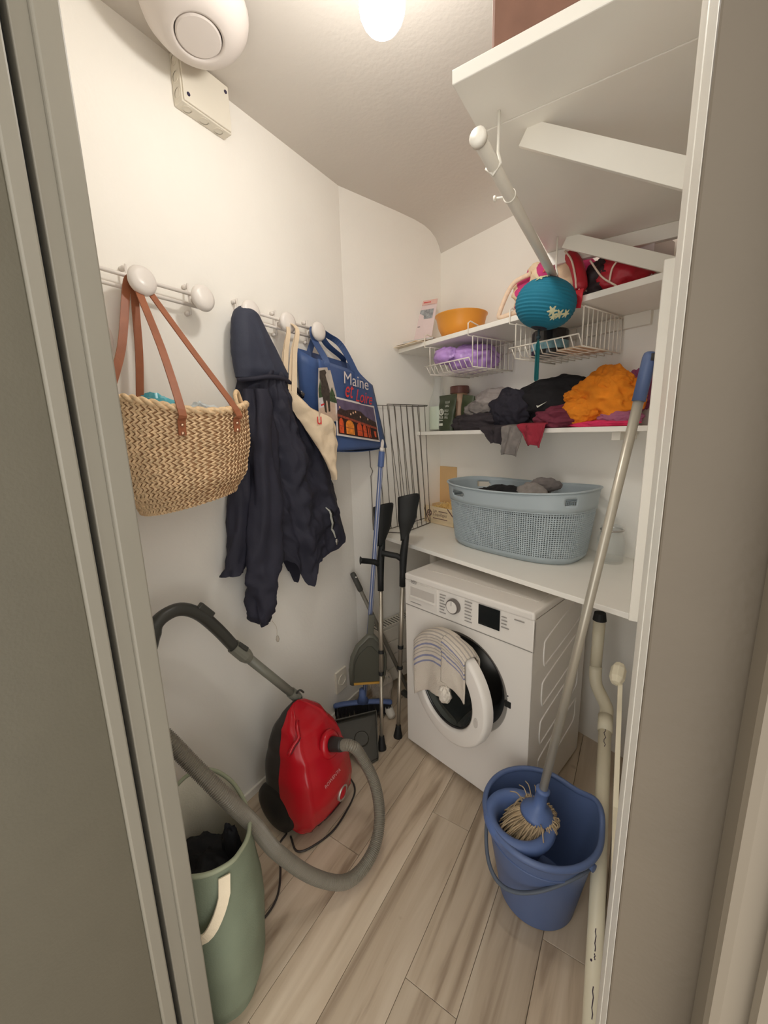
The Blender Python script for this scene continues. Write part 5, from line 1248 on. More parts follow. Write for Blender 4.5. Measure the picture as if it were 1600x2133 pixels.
# heap of clothes: each garment its own thing
GR = 'clothes heaped on the wall shelf'
def garment(name, u, d, z, su, sd, sz, mm, seed, label, rz=0.0, folds=5.0, amp=0.24, fr=1.9, parent=None, cat='clothes', floor=ZC):
    p = BW(u, d, z)
    return heap(name, tuple(p), (su, sd, sz), mm, seed, label, cat, floor_z=floor, group=GR if label else None, amp=amp, fr=fr, nu=110, nv=64, rz=RZB+rz, folds=folds, parent=parent)
cg = lambda n, c, v=0.10: mat(n, c, 0.9, var=v, vs=30, bump=0.25, bs=300)
c_black = cg('black_jersey', (26, 25, 28)); c_char = cg('charcoal_jersey', (54, 48, 52)); c_lg = cg('light_grey_jersey', (158, 150, 146)); c_mg = cg('mid_grey_melange', (124, 118, 114), 0.18)
c_navy = cg('dark_navy_knit', (40, 38, 48)); c_mar = cg('maroon_jersey', (112, 44, 62)); c_or = cg('orange_cotton', (224, 132, 28)); c_pur = cg('plum_jersey', (136, 66, 100)); c_pink = cg('pink_fabric', (212, 50, 96)); c_red = cg('raspberry_felt', (150, 42, 58)); c_mauve = cg('mauve_jersey', (156, 92, 120))
garment('grey_tshirt', 0.47, 0.085, 1.575, 0.135, 0.06, 0.055, c_lg, 1.0, 'light grey t-shirt at the left top of the clothes heap', 0.0, 6)
garment('grey_sweatshirt', 0.40, 0.115, 1.540, 0.085, 0.05, 0.040, c_mg, 2.0, 'mid grey sweatshirt folded under the light grey t-shirt', 0.2, 5)
garment('charcoal_trousers', 0.395, 0.125, 1.475, 0.165, 0.07, 0.050, c_char, 3.0, 'charcoal trousers lying at the left foot of the clothes heap', 0.0, 5)
garment('navy_cardigan', 0.585, 0.125, 1.530, 0.10, 0.062, 0.085, c_navy, 4.0, 'dark navy knit cardigan in the middle of the clothes heap', 0.0, 5)
blk_o = garment('black_shirt', 0.775, 0.100, 1.560, 0.175, 0.060, 0.085, c_black, 5.0, 'black sports shirt with a small white tick logo on the clothes heap', 0.0, 4, amp=0.22)
garment('maroon_top', 0.845, 0.140, 1.480, 0.105, 0.070, 0.050, c_mar, 6.0, 'maroon jersey top at the front of the clothes heap', 0.0, 6)
garment('orange_tshirt', 1.005, 0.115, 1.555, 0.118, 0.072, 0.092, c_or, 7.0, 'bright orange t-shirt crumpled on the clothes heap', 0.0, 3.6, amp=0.30)
og = bpy.data.objects['orange_tshirt']
for (u_, d_, z_), sz_, sd_ in (((0.935, 0.165, 1.505), (0.060, 0.030, 0.045), 31.0), ((1.035, 0.150, 1.60), (0.055, 0.035, 0.035), 33.0), ((0.915, 0.135, 1.560), (0.055, 0.040, 0.030), 35.0)):
    o = garment('fold', u_, d_, z_, sz_[0], sz_[1], sz_[2], c_or, sd_, None, 0.3, 4, amp=0.30); o.parent = og
garment('plum_tshirt', 1.085, 0.060, 1.56, 0.045, 0.045, 0.075, c_pur, 8.0, 'plum coloured t-shirt behind the orange one', 0.0, 4)
garment('mauve_top', 1.06, 0.135, 1.468, 0.070, 0.045, 0.030, c_mauve, 9.0, 'mauve top under the orange t-shirt at the right end', 0.0, 5)
garment('pink_scarf', 1.01, 0.160, 1.450, 0.11, 0.035, 0.014, c_pink, 10.0, 'bright pink scarf flat on the shelf under the orange t-shirt', 0.0, 5)
# flaps hanging over the shelf edge
def flap(name, top, bot, w0, w1, mm, label, seed, out=0.016, curl=0.0):
    (u0, z0), (u1, z1) = top, bot
    def f(a, v):
        if v < 0.25: d = 0.14+(0.206+out*0.3-0.14)*(v/0.25); z = z0+0.014+0.004*math.sin(v*12); uu = u0
        else:
            q = (v-0.25)/0.75; d = 0.206+out+0.010*math.sin(a*9+seed+2*q)+curl*q; z = z0+0.014+(z1-z0-0.014)*q; uu = u0+(u1-u0)*q
        w = w0+(w1-w0)*max(0, (v-0.25)/0.75)
        x = uu+(a-0.5)*w
        return BW(x, d+0.006*fbm((a*4+seed, v*4, 1)), z-0.02*(abs(a-0.35))*max(0, v-0.5)*2*(1 if w1 < w0 else 0.4))
    b = MB(); b.grid(f, 26, 30)
    return tag(b.build(name, mm, None, smooth=True, solid=0.004), label, 'clothes', GR)
flap('hanging_trousers', (0.555, ZC), (0.575, 1.385), 0.135, 0.05, c_char, 'charcoal trouser leg hanging over the shelf edge', 1.0)
flap('grey_sleeve', (0.665, ZC), (0.655, 1.335), 0.10, 0.085, c_mg, 'grey melange sleeve hanging lowest over the shelf edge', 2.0, curl=0.012)
flap('raspberry_cap', (0.755, ZC+0.004), (0.775, 1.375), 0.135, 0.065, c_red, 'raspberry red felt flap hanging over the shelf edge', 3.0, out=0.022)
# tick logo on the black shirt
dgp = bpy.context.evaluated_depsgraph_get()
lo_c = BW(0.765, 0.172, 1.535)
b = MB(); 
def L_(u, z): return BW(0.765+u, 0.1715, 1.535+z)
b.poly([L_(-0.022, 0.000), L_(-0.016, -0.010), L_(0.026, 0.012), L_(-0.012, -0.002)], -NB*0.002); b.build('tick_logo', wpr, blk_o)

# ================================================================== upper shelf
ZU = 1.8685
bkl = thing('clear_sleeve_booklet', tuple(BW(0.03, 0.2, ZU)), 'pale pink leaflet in a clear sleeve propped upright on the upper shelf', 'leaflet', rz=RZB)
pp = mat('leaflet_pink', (226, 208, 208), 0.35, var=0.03)
def bq_(a, c, o_=0.0):   # leaning leaflet
    p0, p1 = BW(-0.020, 0.235, ZU+0.012), BW(0.140, 0.215, ZU+0.004); q0, q1 = BW(-0.052, 0.150, ZU+0.272), BW(0.098, 0.118, ZU+0.258)
    return p0.lerp(p1, a).lerp(q0.lerp(q1, a), c)-NB*o_
def lf(nm, a0, a1, c0_, c1_, mm, par, o_):
    b = MB(); b.poly([bq_(a0, c0_, o_), bq_(a1, c0_, o_), bq_(a1, c1_, o_), bq_(a0, c1_, o_)], -NB*0.0015); return b.build(nm, mm, par)
lfo = lf('leaflet', 0, 1, 0, 1, pp, bkl, 0.0)
lf('sleeve_top', 0, 1, 0.90, 1.0, mat('sleeve_peach', (226, 186, 176), 0.25, var=0.03), lfo, 0.0016)
lf('photo', 0.30, 0.90, 0.60, 0.80, mat('leaflet_photo', (150, 154, 158), 0.4, var=0.4, vs=60), lfo, 0.0016)
lf('text_bar', 0.33, 0.62, 0.44, 0.455, ink, lfo, 0.0016); lf('text_bar', 0.45, 0.75, 0.945, 0.96, MATS['letter_red'], lfo, 0.0036); lf('text_bar', 0.5, 0.72, 0.12, 0.13, ink2, lfo, 0.0016)
# papers and envelopes, a few sheets each an object
for k, (u0, u1, d0, d1, z0, th, rz, cc, lb_) in enumerate(((0.02, 0.21, 0.19, 0.36, 0.0, 0.004, 0.10, (222, 208, 186), 'cream envelope at the bottom of the papers on the upper shelf'), (0.03, 0.20, 0.18, 0.35, 0.0045, 0.004, -0.12, (212, 186, 150), 'manila envelope second from the bottom of the papers'), (0.03, 0.21, 0.19, 0.35, 0.009, 0.003, 0.22, (228, 222, 216), 'white paper sheet on the manila envelope'), (0.06, 0.23, 0.19, 0.33, 0.0125, 0.008, 0.35, (190, 188, 184), 'grey magazine lying on top of the papers'))):
    c = BW((u0+u1)/2, (d0+d1)/2, 0); b = MB(Matrix.Translation(c) @ Matrix.Rotation(RZB+rz, 4, 'Z')); b.box((-(u1-u0)/2, -(d1-d0)/2, ZU+z0), ((u1-u0)/2, (d1-d0)/2, ZU+z0+th)); tag(b.build('paper_sheet', mat('paper_%d' % k, cc, 0.6, var=0.05), None, bevel=0.0006), lb_, 'papers', 'papers on the upper shelf')
# orange bowl
ob = thing('orange_bowl', tuple(BW(0.345, 0.20, ZU)), 'orange plastic mixing bowl on the upper shelf', 'bowl')
b = MB(); b.lathe([(0.0, 0.0), (0.060, 0.0), (0.090, 0.018), (0.108, 0.055), (0.118, 0.100), (0.124, 0.106), (0.124, 0.109), (0.115, 0.106), (0.104, 0.055), (0.086, 0.021), (0.058, 0.004), (0.0, 0.004)], 48, tuple(BW(0.335, 0.195, ZU))); b.build('bowl', mat('bowl_orange', (224, 152, 58), 0.35, var=0.03), ob, smooth=True)
# pink and cream striped beach bag
bb_t = thing('striped_beach_bag', tuple(BW(0.80, 0.17, ZU)), 'magenta and cream striped fabric bag with a cream rope handle', 'bag')
smm = stripe_mat('bag_stripes', (196, 60, 120), [(0.10, 0.24, (232, 208, 176)), (0.40, 0.56, (232, 208, 176)), (0.74, 0.86, (232, 208, 176))], bump=0.4, bs=160)
def bbag(u, v):
    an = 2*math.pi*u; ph = math.pi*(v-0.5); p = Vector((math.cos(an)*math.cos(ph), math.sin(an)*math.cos(ph), math.sin(ph)))
    k = 1+0.20*fbm(p*2.0+Vector((4, 4, 4)), 3)+0.07*math.sin(p.x*9+p.z*5)
    c = BW(0.81+p.x*0.165*k, 0.185+p.y*0.115*k, ZU+0.088+p.z*0.105*k); c.z = max(c.z, ZU); return c
b = MB(); b.grid(bbag, 64, 36, wrap=True); b.attr = [min(0.999, max(0, 0.5+0.18*math.sin(math.pi*(j/35-0.5))+0.48*math.cos(2*math.pi*i/64)*math.cos(math.pi*(j/35-0.5)))) for j in range(36) for i in range(64)]
b.build('bag', smm, bb_t, smooth=True)
b = MB(); b.tube(spline([BW(0.76, 0.27, ZU+0.150), BW(0.69, 0.29, ZU+0.125), BW(0.655, 0.318, ZU+0.03), BW(0.66, 0.318, ZU+0.010), BW(0.70, 0.315, ZU+0.012), BW(0.735, 0.30, ZU+0.020)], 30), 0.009, 10)
b.tube(spline([BW(0.74, 0.16, ZU+0.16), BW(0.66, 0.18, ZU+0.12), BW(0.645, 0.20, ZU+0.075), BW(0.67, 0.21, ZU+0.06)], 20), 0.009, 10); b.build('rope_handle', mat('rope_cream', (232, 206, 180), 0.85, var=0.08, vs=60), bb_t, smooth=True)
text_part('A', 'print', mat('print_orange', (216, 96, 70), 0.7), bb_t, BW(0.83, 0.300, ZU+0.125), UB, (0, 0, 1), 0.035, 0.028, depth=0.004)
# red sports jacket
rj = thing('red_sports_jacket', tuple(BW(1.0, 0.2, ZU)), 'red sports jacket with white piping and black panels on the upper shelf', 'jacket')
red_m = mat('jacket_red', (176, 30, 46), 0.45, var=0.12, vs=14); blk_m = mat('jacket_black', (38, 24, 28), 0.6, var=0.1); wht_m = mat('piping_white', (226, 206, 190), 0.6)
def rjh(c, s, mm, seed, nm):
    p = BW(*c); o = heap(nm, tuple(p), s, mm, seed, None, None, floor_z=ZU, amp=0.25, fr=1.8, nu=56, nv=32, rz=RZB, folds=3); o.parent = rj; o.matrix_parent_inverse = MW[rj].inverted(); return o
rjh((1.045, 0.19, ZU+0.060), (0.095, 0.09, 0.070), red_m, 2.0, 'body'); rjh((1.03, 0.10, ZU+0.130), (0.085, 0.08, 0.060), red_m, 5.0, 'collar'); rjh((1.00, 0.255, ZU+0.050), (0.050, 0.035, 0.060), blk_m, 6.0, 'black_panel')
b = MB(); b.tube(spline([BW(0.905, 0.265, ZU+0.165), BW(0.945, 0.290, ZU+0.120), BW(0.975, 0.312, ZU+0.060), BW(0.990, 0.330, ZU+0.018)], 24), [0.012]+[0.022]*22+[0.018, 0.016], 14); sv = b.build('sleeve', red_m, rj, smooth=True)
b = MB(); b.tube(spline([BW(0.905, 0.292, ZU+0.172), BW(0.945, 0.318, ZU+0.126), BW(0.972, 0.336, ZU+0.064), BW(0.985, 0.349, ZU+0.022)], 20), 0.0032, 6); b.build('piping', wht_m, sv, smooth=True)
b = MB(); b.ribbon(spline([BW(0.992, 0.340, ZU+0.016), BW(0.992, 0.352, ZU-0.005), BW(0.985, 0.352, ZU-0.040)], 8), [0.030+0.012*i/8 for i in range(9)], tuple(UB), 0.004); b.build('cuff', mat('cuff_red', (206, 44, 58), 0.5), sv)
b = MB(); b.tube(spline([BW(1.0, 0.30, ZU+0.11), BW(1.04, 0.295, ZU+0.05), BW(1.09, 0.30, ZU+0.008)], 16), 0.003, 6); b.tube(spline([BW(1.09, 0.275, ZU+0.10), BW(1.07, 0.29, ZU+0.07), BW(1.065, 0.295, ZU+0.03)], 12), 0.003, 6); b.build('piping', wht_m, rj, smooth=True)
# white box with blue flash at the right end
wx_t = thing('white_carton', tuple(BW(1.13, 0.12, ZU)), 'white printed carton with a blue corner at the right end of the upper shelf', 'carton', rz=RZB)
b = MB(TB); b.box((1.090, 0.03, ZU), (1.146, 0.19, ZU+0.175)); b.build('carton', mat('carton_white', (214, 206, 206), 0.5, var=0.03), wx_t, bevel=0.001)
b = MB(); b.poly([BW(1.091, 0.1905, ZU+0.174), BW(1.128, 0.1905, ZU+0.174), BW(1.091, 0.1905, ZU+0.130)], -NB*0.0006); b.build('blue_flash', mat('carton_blue', (150, 168, 214), 0.5), wx_t)
b = MB(TB); b.box((1.0905, 0.190, ZU+0.002), (1.1455, 0.1908, ZU+0.035)); b.build('dark_band', mat('carton_slate', (52, 72, 92), 0.5), wx_t)
for k in range(3):
    b = MB(TB); b.box((1.096+0.005*k, 0.190, ZU+0.085-0.016*k), (1.138-0.004*k, 0.1909, ZU+0.089-0.016*k)); b.build('print_line', ink, wx_t)

# ------------------------------------------------------------------ under-shelf wire baskets
wwire = mat('white_wire', (232, 226, 214), 0.35, var=0.01)
def wire_basket(u0, u1, label):
    t = thing('wire_basket', tuple(BW((u0+u1)/2, 0.18, 1.71)), label, 'wire basket', 'wire baskets under the upper shelf', rz=RZB)
    zt_, zb_, df, db = 1.838, 1.712, 0.318, 0.035
    r_ = 0.0021
    for u in (u0, u1):
        b = MB(TB); b.tube([(u, db, zt_), (u, df, zt_), ], r_*1.3, 6); b.tube([(u, db, zb_), (u, df, zb_)], r_*1.3, 6)
        n = 9
        for k in range(n+1):
            d = db+(df-db)*k/n; b.tube([(u, d, zt_), (u, d, zb_)], r_, 5)
        b.build('side_wires', wwire, t, smooth=True)
    b = MB(TB); n = 9
    for k in range(n+1):
        u = u0+(u1-u0)*k/n; b.tube([(u, db, zt_), (u, db, zb_), (u, df, zb_), (u, df+0.024, zb_+0.036)], r_, 5)
    b.tube([(u0-0.012, df+0.024, zb_+0.036), (u1+0.0, df+0.024, zb_+0.036)], r_*1.3, 6); b.tube([(u0, db, zt_), (u1, db, zt_)], r_*1.3, 6); b.tube([(u0, 0.18, zb_), (u1, 0.18, zb_)], r_, 5)
    b.build('floor_wires', wwire, t, smooth=True)
    for u in (u0-0.018, u1-0.012):
        b = MB(TB); b.tube([(u+0.018 if u < (u0+u1)/2 else u+0.012, df, zb_), (u+0.018 if u < (u0+u1)/2 else u+0.012, df+0.002, zt_-0.002), (u, 0.336, zt_+0.002), (u, 0.336, 1.890), (u, 0.322, 1.899), (u, 0.20, 1.8715)], r_*1.3, 6)
        b.build('hook', wwire, t, smooth=True)
    return t
wire_basket(0.250, 0.518, 'white wire basket under the upper shelf holding the purple bag')
wire_basket(0.735, 1.000, 'white wire basket under the upper shelf behind the teal lantern')
pur = mat('purple_film', (184, 146, 212), 0.22, var=0.22, vs=16)
pbg = thing('purple_plastic_bag', tuple(BW(0.38, 0.17, 1.715)), 'shiny purple plastic bag stuffed in the wire basket', 'bag')
o = heap('bag', tuple(BW(0.385, 0.165, 1.772)), (0.112, 0.118, 0.062), pur, 3.0, None, None, floor_z=1.7155, top_z=1.846, amp=0.22, fr=2.2, nu=60, nv=36, rz=RZB, folds=7); o.parent = pbg; o.matrix_parent_inverse = MW[pbg].inverted()
o = heap('knot', tuple(BW(0.318, 0.285, 1.790)), (0.065, 0.030, 0.036), pur, 8.0, None, None, floor_z=1.7155, top_z=1.846, amp=0.28, fr=2.0, nu=40, nv=24, rz=RZB, folds=5); o.parent = pbg; o.matrix_parent_inverse = MW[pbg].inverted()
tin = thing('black_tin', tuple(BW(0.80, 0.2, 1.715)), 'round black tin with a shiny band in the wire basket behind the lantern', 'tin')
tc2 = tuple(BW(0.815, 0.21, 1.7155))
b = MB(); b.lathe([(0.0, 0.0), (0.066, 0.0), (0.068, 0.004), (0.068, 0.085), (0.064, 0.092), (0.0, 0.094)], 40, tc2); b.build('body', mat('tin_black', (34, 32, 34), 0.15, var=0.05), tin, smooth=False)
b = MB(); b.lathe([(0.0685, 0.020), (0.0690, 0.022), (0.0690, 0.048), (0.0685, 0.050)], 40, tc2, cap0=False, cap1=False); b.build('label_band', mat('tin_label', (120, 160, 172), 0.3, var=0.4, vs=40), tin, smooth=False)
b = MB(TB); b.box((0.885, 0.10, 1.7155), (0.985, 0.28, 1.722)); tag(b.build('paper_packet', mat('kraft_paper', (206, 180, 152), 0.7, var=0.06), None, bevel=0.001), 'flat kraft paper packet in the wire basket beside the black tin', 'packet')

# ================================================================== teal paper lantern
la = thing('paper_lantern', (-0.318, 1.54, 1.78), 'teal ribbed paper lantern with tassel hanging from the rail end', 'lantern')
teal = mat('teal_paper', (20, 112, 138), 0.75, var=0.08, vs=14)
LC = Vector((-0.314, 1.505, 1.845)); LA = Vector((0.22, 0.05, 1.0)).normalized()
pf = []
for i in range(45):
    ph = math.pi*(i/44); r_ = 0.096*math.sin(ph)**0.85; z = -0.076*math.cos(ph)
    r_ *= 1+0.010*math.cos(i*math.pi)  # ribs
    pf.append((max(r_, 0.012), z))
b = MB(); b.lathe(pf[2:-2], 56, tuple(LC), tuple(LA), cap0=False, cap1=False); b.build('shade', teal, la, smooth=False)
b = MB(); b.lathe([(0.020, 0.070), (0.030, 0.072), (0.030, 0.076), (0.020, 0.078)], 24, tuple(LC), tuple(LA)); b.build('end_ring', mat('lantern_dark', (34, 40, 52), 0.6), la, smooth=False); b = MB(); b.lathe([(0.020, -0.078), (0.026, -0.076), (0.026, -0.072), (0.020, -0.070)], 24, tuple(LC), tuple(LA)); b.build('end_ring', mat('lantern_dark', (34, 40, 52), 0.6), la, smooth=False)
flo = mat('flower_cream', (206, 206, 168), 0.7, var=0.15, vs=60)
ax_ = Vector((1, 0, 0)); ax_ = (ax_-LA*ax_.dot(LA)).normalized(); ay_ = LA.cross(ax_)
def lan(an, ph, off=0.0015): 
    r_ = 0.096*math.sin(ph)**0.85+off; return LC+(ax_*math.cos(an)+ay_*math.sin(an))*r_+LA*(-(0.076+off)*math.cos(ph))
def blossom(an, ph, s_):
    b = MB()
    for k in range(6):
        a0 = 2*math.pi*k/6+0.3; pts = []
        for dx_, dy_ in ((0, 0), (0.35, 0.28), (1.0, 0.12), (1.15, -0.12), (0.35, -0.28)):
            xx = dx_*math.cos(a0)-dy_*math.sin(a0); yy = dx_*math.sin(a0)+dy_*math.cos(a0)
            pts.append(lan(an+xx*s_, ph+yy*s_*1.1, 0.0022))
        b.add(pts, [tuple(range(5))])
    b.build('blossom_print', flo, la, solid=0.0008)
# seen side of the lantern faces the door
va = math.atan2((Vector((0, 0, 1.44))-LC).dot(ay_), (Vector((0, 0, 1.44))-LC).dot(ax_))
blossom(va-0.55, 2.45, 0.20); blossom(va-0.35, 2.62, 0.15); blossom(va+0.30, 1.05, 0.17); blossom(va+0.62, 1.00, 0.17); blossom(va+0.88, 1.10, 0.15); blossom(va+0.45, 0.85, 0.14)
tp = LC+LA*0.076
b = MB(); b.tube(spline([tp, tp+Vector((0.002, 0.002, 0.012)), (-0.302, 1.535, 1.930)], 8), 0.0015, 6); b.tube(spline([(-0.302, 1.535, 1.926), (-0.310, 1.535, 1.940), (-0.300, 1.535, 1.956), (-0.290, 1.535, 1.940), (-0.300, 1.535, 1.925)], 12), 0.0014, 6); b.build('hanging_loop', MATS['steel'], la, smooth=True)
bt_ = LC-LA*0.076
b = MB(); b.tube([bt_, bt_-Vector((0.0, 0, 0.025))], 0.0035, 8); b.lathe([(0.0, 0.008), (0.007, 0.004), (0.007, -0.004), (0.0, -0.008)], 12, tuple(bt_-Vector((0, 0, 0.028)))); b.build('tassel_knot', mat('tassel_dark', (20, 44, 52), 0.7), la, smooth=True)
b = MB(); 
for k in range(22):
    an = random.uniform(0, 6.28); r_ = random.uniform(0.001, 0.007); p = bt_-Vector((0, 0, 0.033))
    b.tube([p, p+Vector((math.cos(an)*r_, math.sin(an)*r_, -0.02)), p+Vector((math.cos(an)*r_*1.1, math.sin(an)*r_*1.1, -0.125-random.uniform(0, 0.012)))], 0.0014, 4)
o = b.build('tassel', mat('tassel_teal', (10, 92, 96), 0.7, var=0.15), la); o['kind'] = 'stuff'

# ================================================================== on the high shelf
sc_ = thing('brown_suitcase', (-0.12, 1.1, 2.0735), 'flat reddish brown suitcase lying on the high shelf', 'suitcase')
MB().box((-0.276, 0.800, 2.0735), (0.02, 1.40, 2.165)).build('case', mat('suitcase_brown', (126, 90, 74), 0.6, var=0.10, vs=18), sc_, bevel=0.006)
b = MB(); b.tube(spline([(-0.275, 0.95, 2.12), (-0.287, 0.96, 2.125), (-0.289, 1.06, 2.125), (-0.275, 1.07, 2.12)], 14), 0.008, 8); b.build('handle', mat('case_dark', (70, 52, 44), 0.6), sc_, smooth=True)
heap('dark_bag', (-0.135, 1.05, 2.225), (0.155, 0.27, 0.075), mat('slate_fabric', (92, 94, 100), 0.8, var=0.12, vs=12), 21.0, 'slate grey soft bag lying on the brown suitcase', 'bag', floor_z=2.1655, folds=4, amp=0.15)

# ================================================================== mop bucket and mop
bu = thing('mop_bucket', (-0.165, 1.085, 0.0), 'blue plastic mop bucket with a wringer basket and bail handle', 'bucket')
bum = mat('bucket_blue', (86, 104, 144), 0.4, var=0.04); bud = mat('bucket_blue_dark', (62, 80, 118), 0.45, var=0.04)
BUC = Vector((-0.172, 1.092, 0)); BH = 0.292; SPA = R(35)
def bu_pt(an, t, off=0.0):
    r_ = 0.112+0.050*t+off
    sp_ = math.exp(-((((an-SPA+math.pi) % (2*math.pi))-math.pi)/0.34)**2)
    dip = math.exp(-((((an-SPA+math.pi) % (2*math.pi))-math.pi)/0.62)**2)
    z = 0.004+BH*t+0.020*sp_*t*t-0.020*(dip-sp_)*t*t
    return BUC+Vector((math.cos(an)*r_*(1+0.10*sp_*t*t), math.sin(an)*r_*(1+0.10*sp_*t*t), z))
b = MB(); b.grid(lambda u, v: bu_pt(2*math.pi*u, v), 72, 24, wrap=True); b.add([bu_pt(2*math.pi*i/72, 0) for i in range(72)], [tuple(range(72))])
b.grid(lambda u, v: bu_pt(2*math.pi*u, 0.03+0.97*v, -0.004), 72, 24, wrap=True); b.add([bu_pt(2*math.pi*i/72, 0.03, -0.004) for i in range(72)], [tuple(range(72))]); b.build('body', bum, bu, smooth=True)
b = MB(); b.tube([bu_pt(2*math.pi*i/96, 0.985, 0.002) for i in range(96)], 0.0085, 8, closed=True, flat=1.2); b.build('rim', bum, bu, smooth=True)
b = MB(); b.tube([bu_pt(2*math.pi*i/96, 0.80, 0.0) for i in range(96)], 0.003, 6, closed=True); b.build('moulding', bum, bu, smooth=True)
# wringer: a round bowl with an opening, clipped inside the rim on the near left
WC = BUC+Vector((-0.050, -0.052, 0.0))
b = MB(); b.lathe([(0.062, 0.190), (0.078, 0.235), (0.098, 0.272), (0.104, 0.288), (0.098, 0.300), (0.082, 0.304), (0.070, 0.296), (0.064, 0.275), (0.060, 0.235), (0.052, 0.195)], 48, tuple(WC), cap0=False, cap1=False); wrg = b.build('wringer', mat('wringer_blue', (86, 108, 156), 0.4, var=0.03), bu, smooth=True)
b = MB(); b.lathe([(0.0, 0.190), (0.062, 0.190), (0.062, 0.195), (0.0, 0.196)], 32, tuple(WC)); b.build('wringer_floor', bud, wrg)
for k in range(10):
    an = 2*math.pi*k/10; p = WC+Vector((math.cos(an)*0.059, math.sin(an)*0.059, 0.205)); q_ = WC+Vector((math.cos(an)*0.066, math.sin(an)*0.066, 0.272)); b = MB(); b.beam(p, q_, 0.006, 0.004, (math.cos(an), math.sin(an), 0)); b.build('wringer_rib', bud, wrg)
# bail handle hanging in front
ha0 = BUC+Vector((-0.150, 0.066, 0.272)); ha1 = BUC+Vector((0.150, -0.072, 0.272))
fr_ = Vector((-0.45, -0.89, 0)).normalized()
pts = []
for i in range(33):
    q_ = i/32; p = ha0.lerp(ha1, q_); s_ = math.sin(math.pi*q_)
    pts.append(p+fr_*0.172*s_**0.70-Vector((0, 0, 0.115*s_**0.9)))
b = MB(); b.tube(pts, 0.0058, 8, flat=0.7); b.build('bail_handle', mat('bail_grey_blue', (84, 92, 104), 0.5, var=0.05), bu, smooth=True)
for p in (ha0, ha1):
    b = MB(); b.lathe([(0.0, -0.006), (0.011, -0.004), (0.011, 0.006), (0.0, 0.008)], 14, tuple(p), tuple((p-BUC-Vector((0, 0, 0.272))).normalized())); b.build('pivot', bum, bu, smooth=False)

mo = thing('string_mop', tuple(WC+Vector((0.03, 0.02, 0.2))), 'string mop with a long pale metal handle resting in the wringer', 'mop')
m0 = WC+Vector((0.048, 0.036, 0.330)); m1 = Vector((-0.004, 1.200, 1.612)); md_ = (m1-m0).normalized()
hal = mat('mop_tube', (190, 184, 170), 0.35, metal=0.45, var=0.03)
b = MB(); b.tube([m0+md_*0.03, m1-md_*0.02], 0.0118, 18); b.build('handle', hal, mo, smooth=True)
b = MB(); b.tube([m1-md_*0.115, m1-md_*0.012, m1-md_*0.003, m1], [0.0150, 0.0150, 0.013, 0.009], 18); cap_ = b.build('grip_cap', bum, mo, smooth=True)
b = MB(); vd = Vector((-0.55, -0.80, 0.1)); b.tube([m1-md_*0.022+Vector((0.009, -0.012, 0)), m1-md_*0.006+Vector((0.006, -0.010, 0))], 0.0055, 10); b.build('hanging_hole', mat('hole_dark', (60, 56, 54), 0.8), cap_, smooth=True)
b = MB(); b.lathe([(0.050, -0.028), (0.047, -0.018), (0.036, -0.008), (0.022, 0.004), (0.0185, 0.010), (0.0175, 0.050), (0.020, 0.052), (0.020, 0.060), (0.0125, 0.062)], 28, tuple(m0), tuple(md_)); b.build('socket', mat('wringer_blue', (86, 108, 156)), mo, smooth=True)
b = MB(); strand = mat('mop_strings', (172, 152, 122), 0.9, var=0.25, vs=40)
for k in range(190):
    an = random.uniform(0, 2*math.pi); r0 = random.uniform(0.020, 0.046); rr_ = random.uniform(0.048, 0.064)
    c = m0-md_*0.022
    st = c+Vector((math.cos(an)*r0, math.sin(an)*r0, 0.0)); mid = c+Vector((math.cos(an)*rr_, math.sin(an)*rr_, random.uniform(-0.022, 0.004)-0.004))
    a2 = an+random.uniform(-0.5, 0.5); en = Vector((WC.x+math.cos(a2)*random.uniform(0.015, 0.050), WC.y+math.sin(a2)*random.uniform(0.015, 0.050), random.uniform(0.205, 0.245)))
    b.tube(spline([st, mid, mid.lerp(en, 0.5)+Vector((math.cos(a2)*0.006, math.sin(a2)*0.006, 0)), en], 9), 0.0021, 5)
for k in range(110):     # loops drooping on the near left side over the wringer bowl
    an = R(150)+R(190)*random.random(); c = WC+Vector((-0.012, -0.010, 0.262))
    st = m0-md_*0.024+Vector((math.cos(an)*0.035, math.sin(an)*0.035, 0)); ln = random.uniform(0.045, 0.062)
    en = WC+Vector((math.cos(an+random.uniform(-.4, .4))*ln, math.sin(an+random.uniform(-.4, .4))*ln, random.uniform(0.235, 0.275)))
    b.tube(spline([st, st.lerp(en, 0.5)+Vector((0, 0, random.uniform(0.004, 0.018))), en], 8), 0.0020, 5)
for an, l_ in ((2.2, 0.095), (2.5, 0.08), (1.9, 0.07), (3.0, 0.085), (-1.2, 0.10)):
    st = m0-md_*0.02+Vector((math.cos(an)*0.04, math.sin(an)*0.04, 0)); en = st+Vector((math.cos(an)*l_*0.55, math.sin(an)*l_*0.55, 0.015 if an > 0 else 0.0)); b.tube(spline([st, st.lerp(en, 0.5)+Vector((0, 0, 0.016)), en], 8), 0.0018, 5)
o = b.build('strings', strand, mo, smooth=True); o['kind'] = 'stuff'

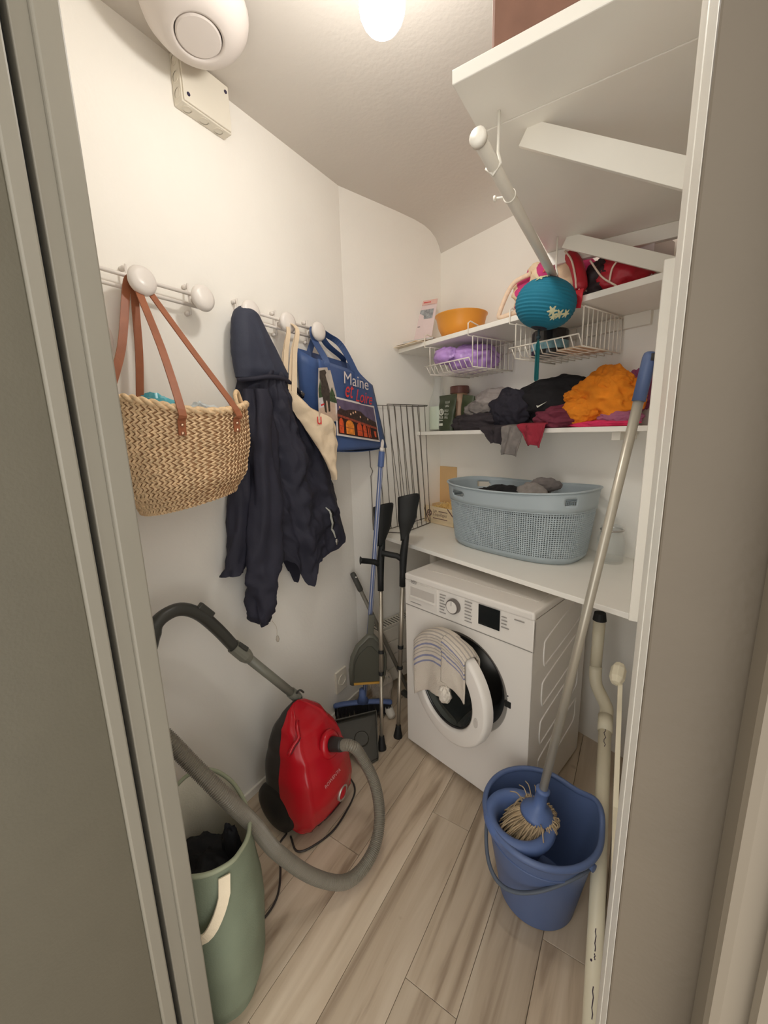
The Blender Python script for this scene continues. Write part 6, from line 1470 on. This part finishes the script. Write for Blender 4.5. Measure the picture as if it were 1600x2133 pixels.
# ================================================================== pipes on the right
pv = mat('pvc_cream', (216, 208, 184), 0.4, var=0.03)
pi_ = thing('drain_pipe', (0.0, 1.2, 0.0), 'cream drain pipe with dark pen marks sloping along the right wall', 'pipe')
pA = Vector((0.0125, 0.80, 0.0225)); pB = Vector((-0.034, 1.50, 0.395)); pdv = (pB-pA).normalized()
b = MB(); b.tube([pA-pdv*0.0, pB], 0.0205, 20); b.build('tube', pv, pi_, smooth=True)
b = MB(); b.tube([pB-pdv*0.05, pB+pdv*0.01], 0.0245, 20); b.tube(spline([pB, pB+pdv*0.045, (-0.078, 1.600, 0.46), (-0.086, 1.625, 0.52)], 14), 0.0225, 16); b.build('elbow', pv, pi_, smooth=True)
b = MB(); b.tube([(-0.086, 1.625, 0.48), (-0.086, 1.625, 0.720)], 0.021, 20); b.build('standpipe', pv, pi_, smooth=True)
b = MB(); b.tube([(-0.086, 1.625, 0.715), (-0.086, 1.625, 0.745)], [0.024, 0.020], 18); b.build('hose_seal', rub, pi_, smooth=False)
inkd = mat('pen_ink', (56, 40, 58), 0.7)
# the marks face the doorway, on the upper side of the pipe
tv = (Vector((0, 0, 1.44))-pA.lerp(pB, 0.2)); tv = (tv-pdv*tv.dot(pdv)).normalized()
for a_, c_ in ((0.055, 0.125), (0.185, 0.200), (0.205, 0.262)):
    b = MB(); b.tube([pA.lerp(pB, a_+(c_-a_)*k/6)+tv*0.0200+Vector((0.0012*math.sin(k*2.1), 0, 0)) for k in range(7)], 0.0013, 6); b.build('pen_mark', inkd, pi_)
b = MB(); b.lathe([(0.0, 0), (0.003, 0), (0.002, 0.001), (0.0, 0.0012)], 8, tuple(pA.lerp(pB, 0.18)+(tv*0.93+Vector((-0.36, 0, 0.05))).normalized()*0.0203), tuple(tv)); b.build('pen_mark', inkd, pi_)
b = MB(); b.tube([pA.lerp(pB, 0.86+0.01*k)+tv*0.0200+Vector((0.003*math.sin(k*1.9), 0, 0)) for k in range(9)], 0.0012, 6); b.build('pen_mark', inkd, pi_)
tk = thing('cable_trunking', (0.0, 1.2, 0.6), 'cream cable trunking with a round junction on the right wall', 'trunking')
b = MB(); b.beam((0.0005, 1.255, 0.690), (0.016, 0.985, 0.515), 0.012, 0.016, (0, 0, 1)); b.beam((0.016, 0.985, 0.515), (0.030, 0.70, 0.465), 0.012, 0.016, (0, 0, 1)); b.build('duct', pv, tk, bevel=0.001)
b = MB(); b.lathe([(0.0, -0.036), (0.014, -0.033), (0.021, -0.016), (0.021, 0.016), (0.014, 0.033), (0.0, 0.036)], 8, (-0.008, 1.275, 0.712), (0.1, 1, 0.55)); b.build('junction', pv, tk, bevel=0.002)
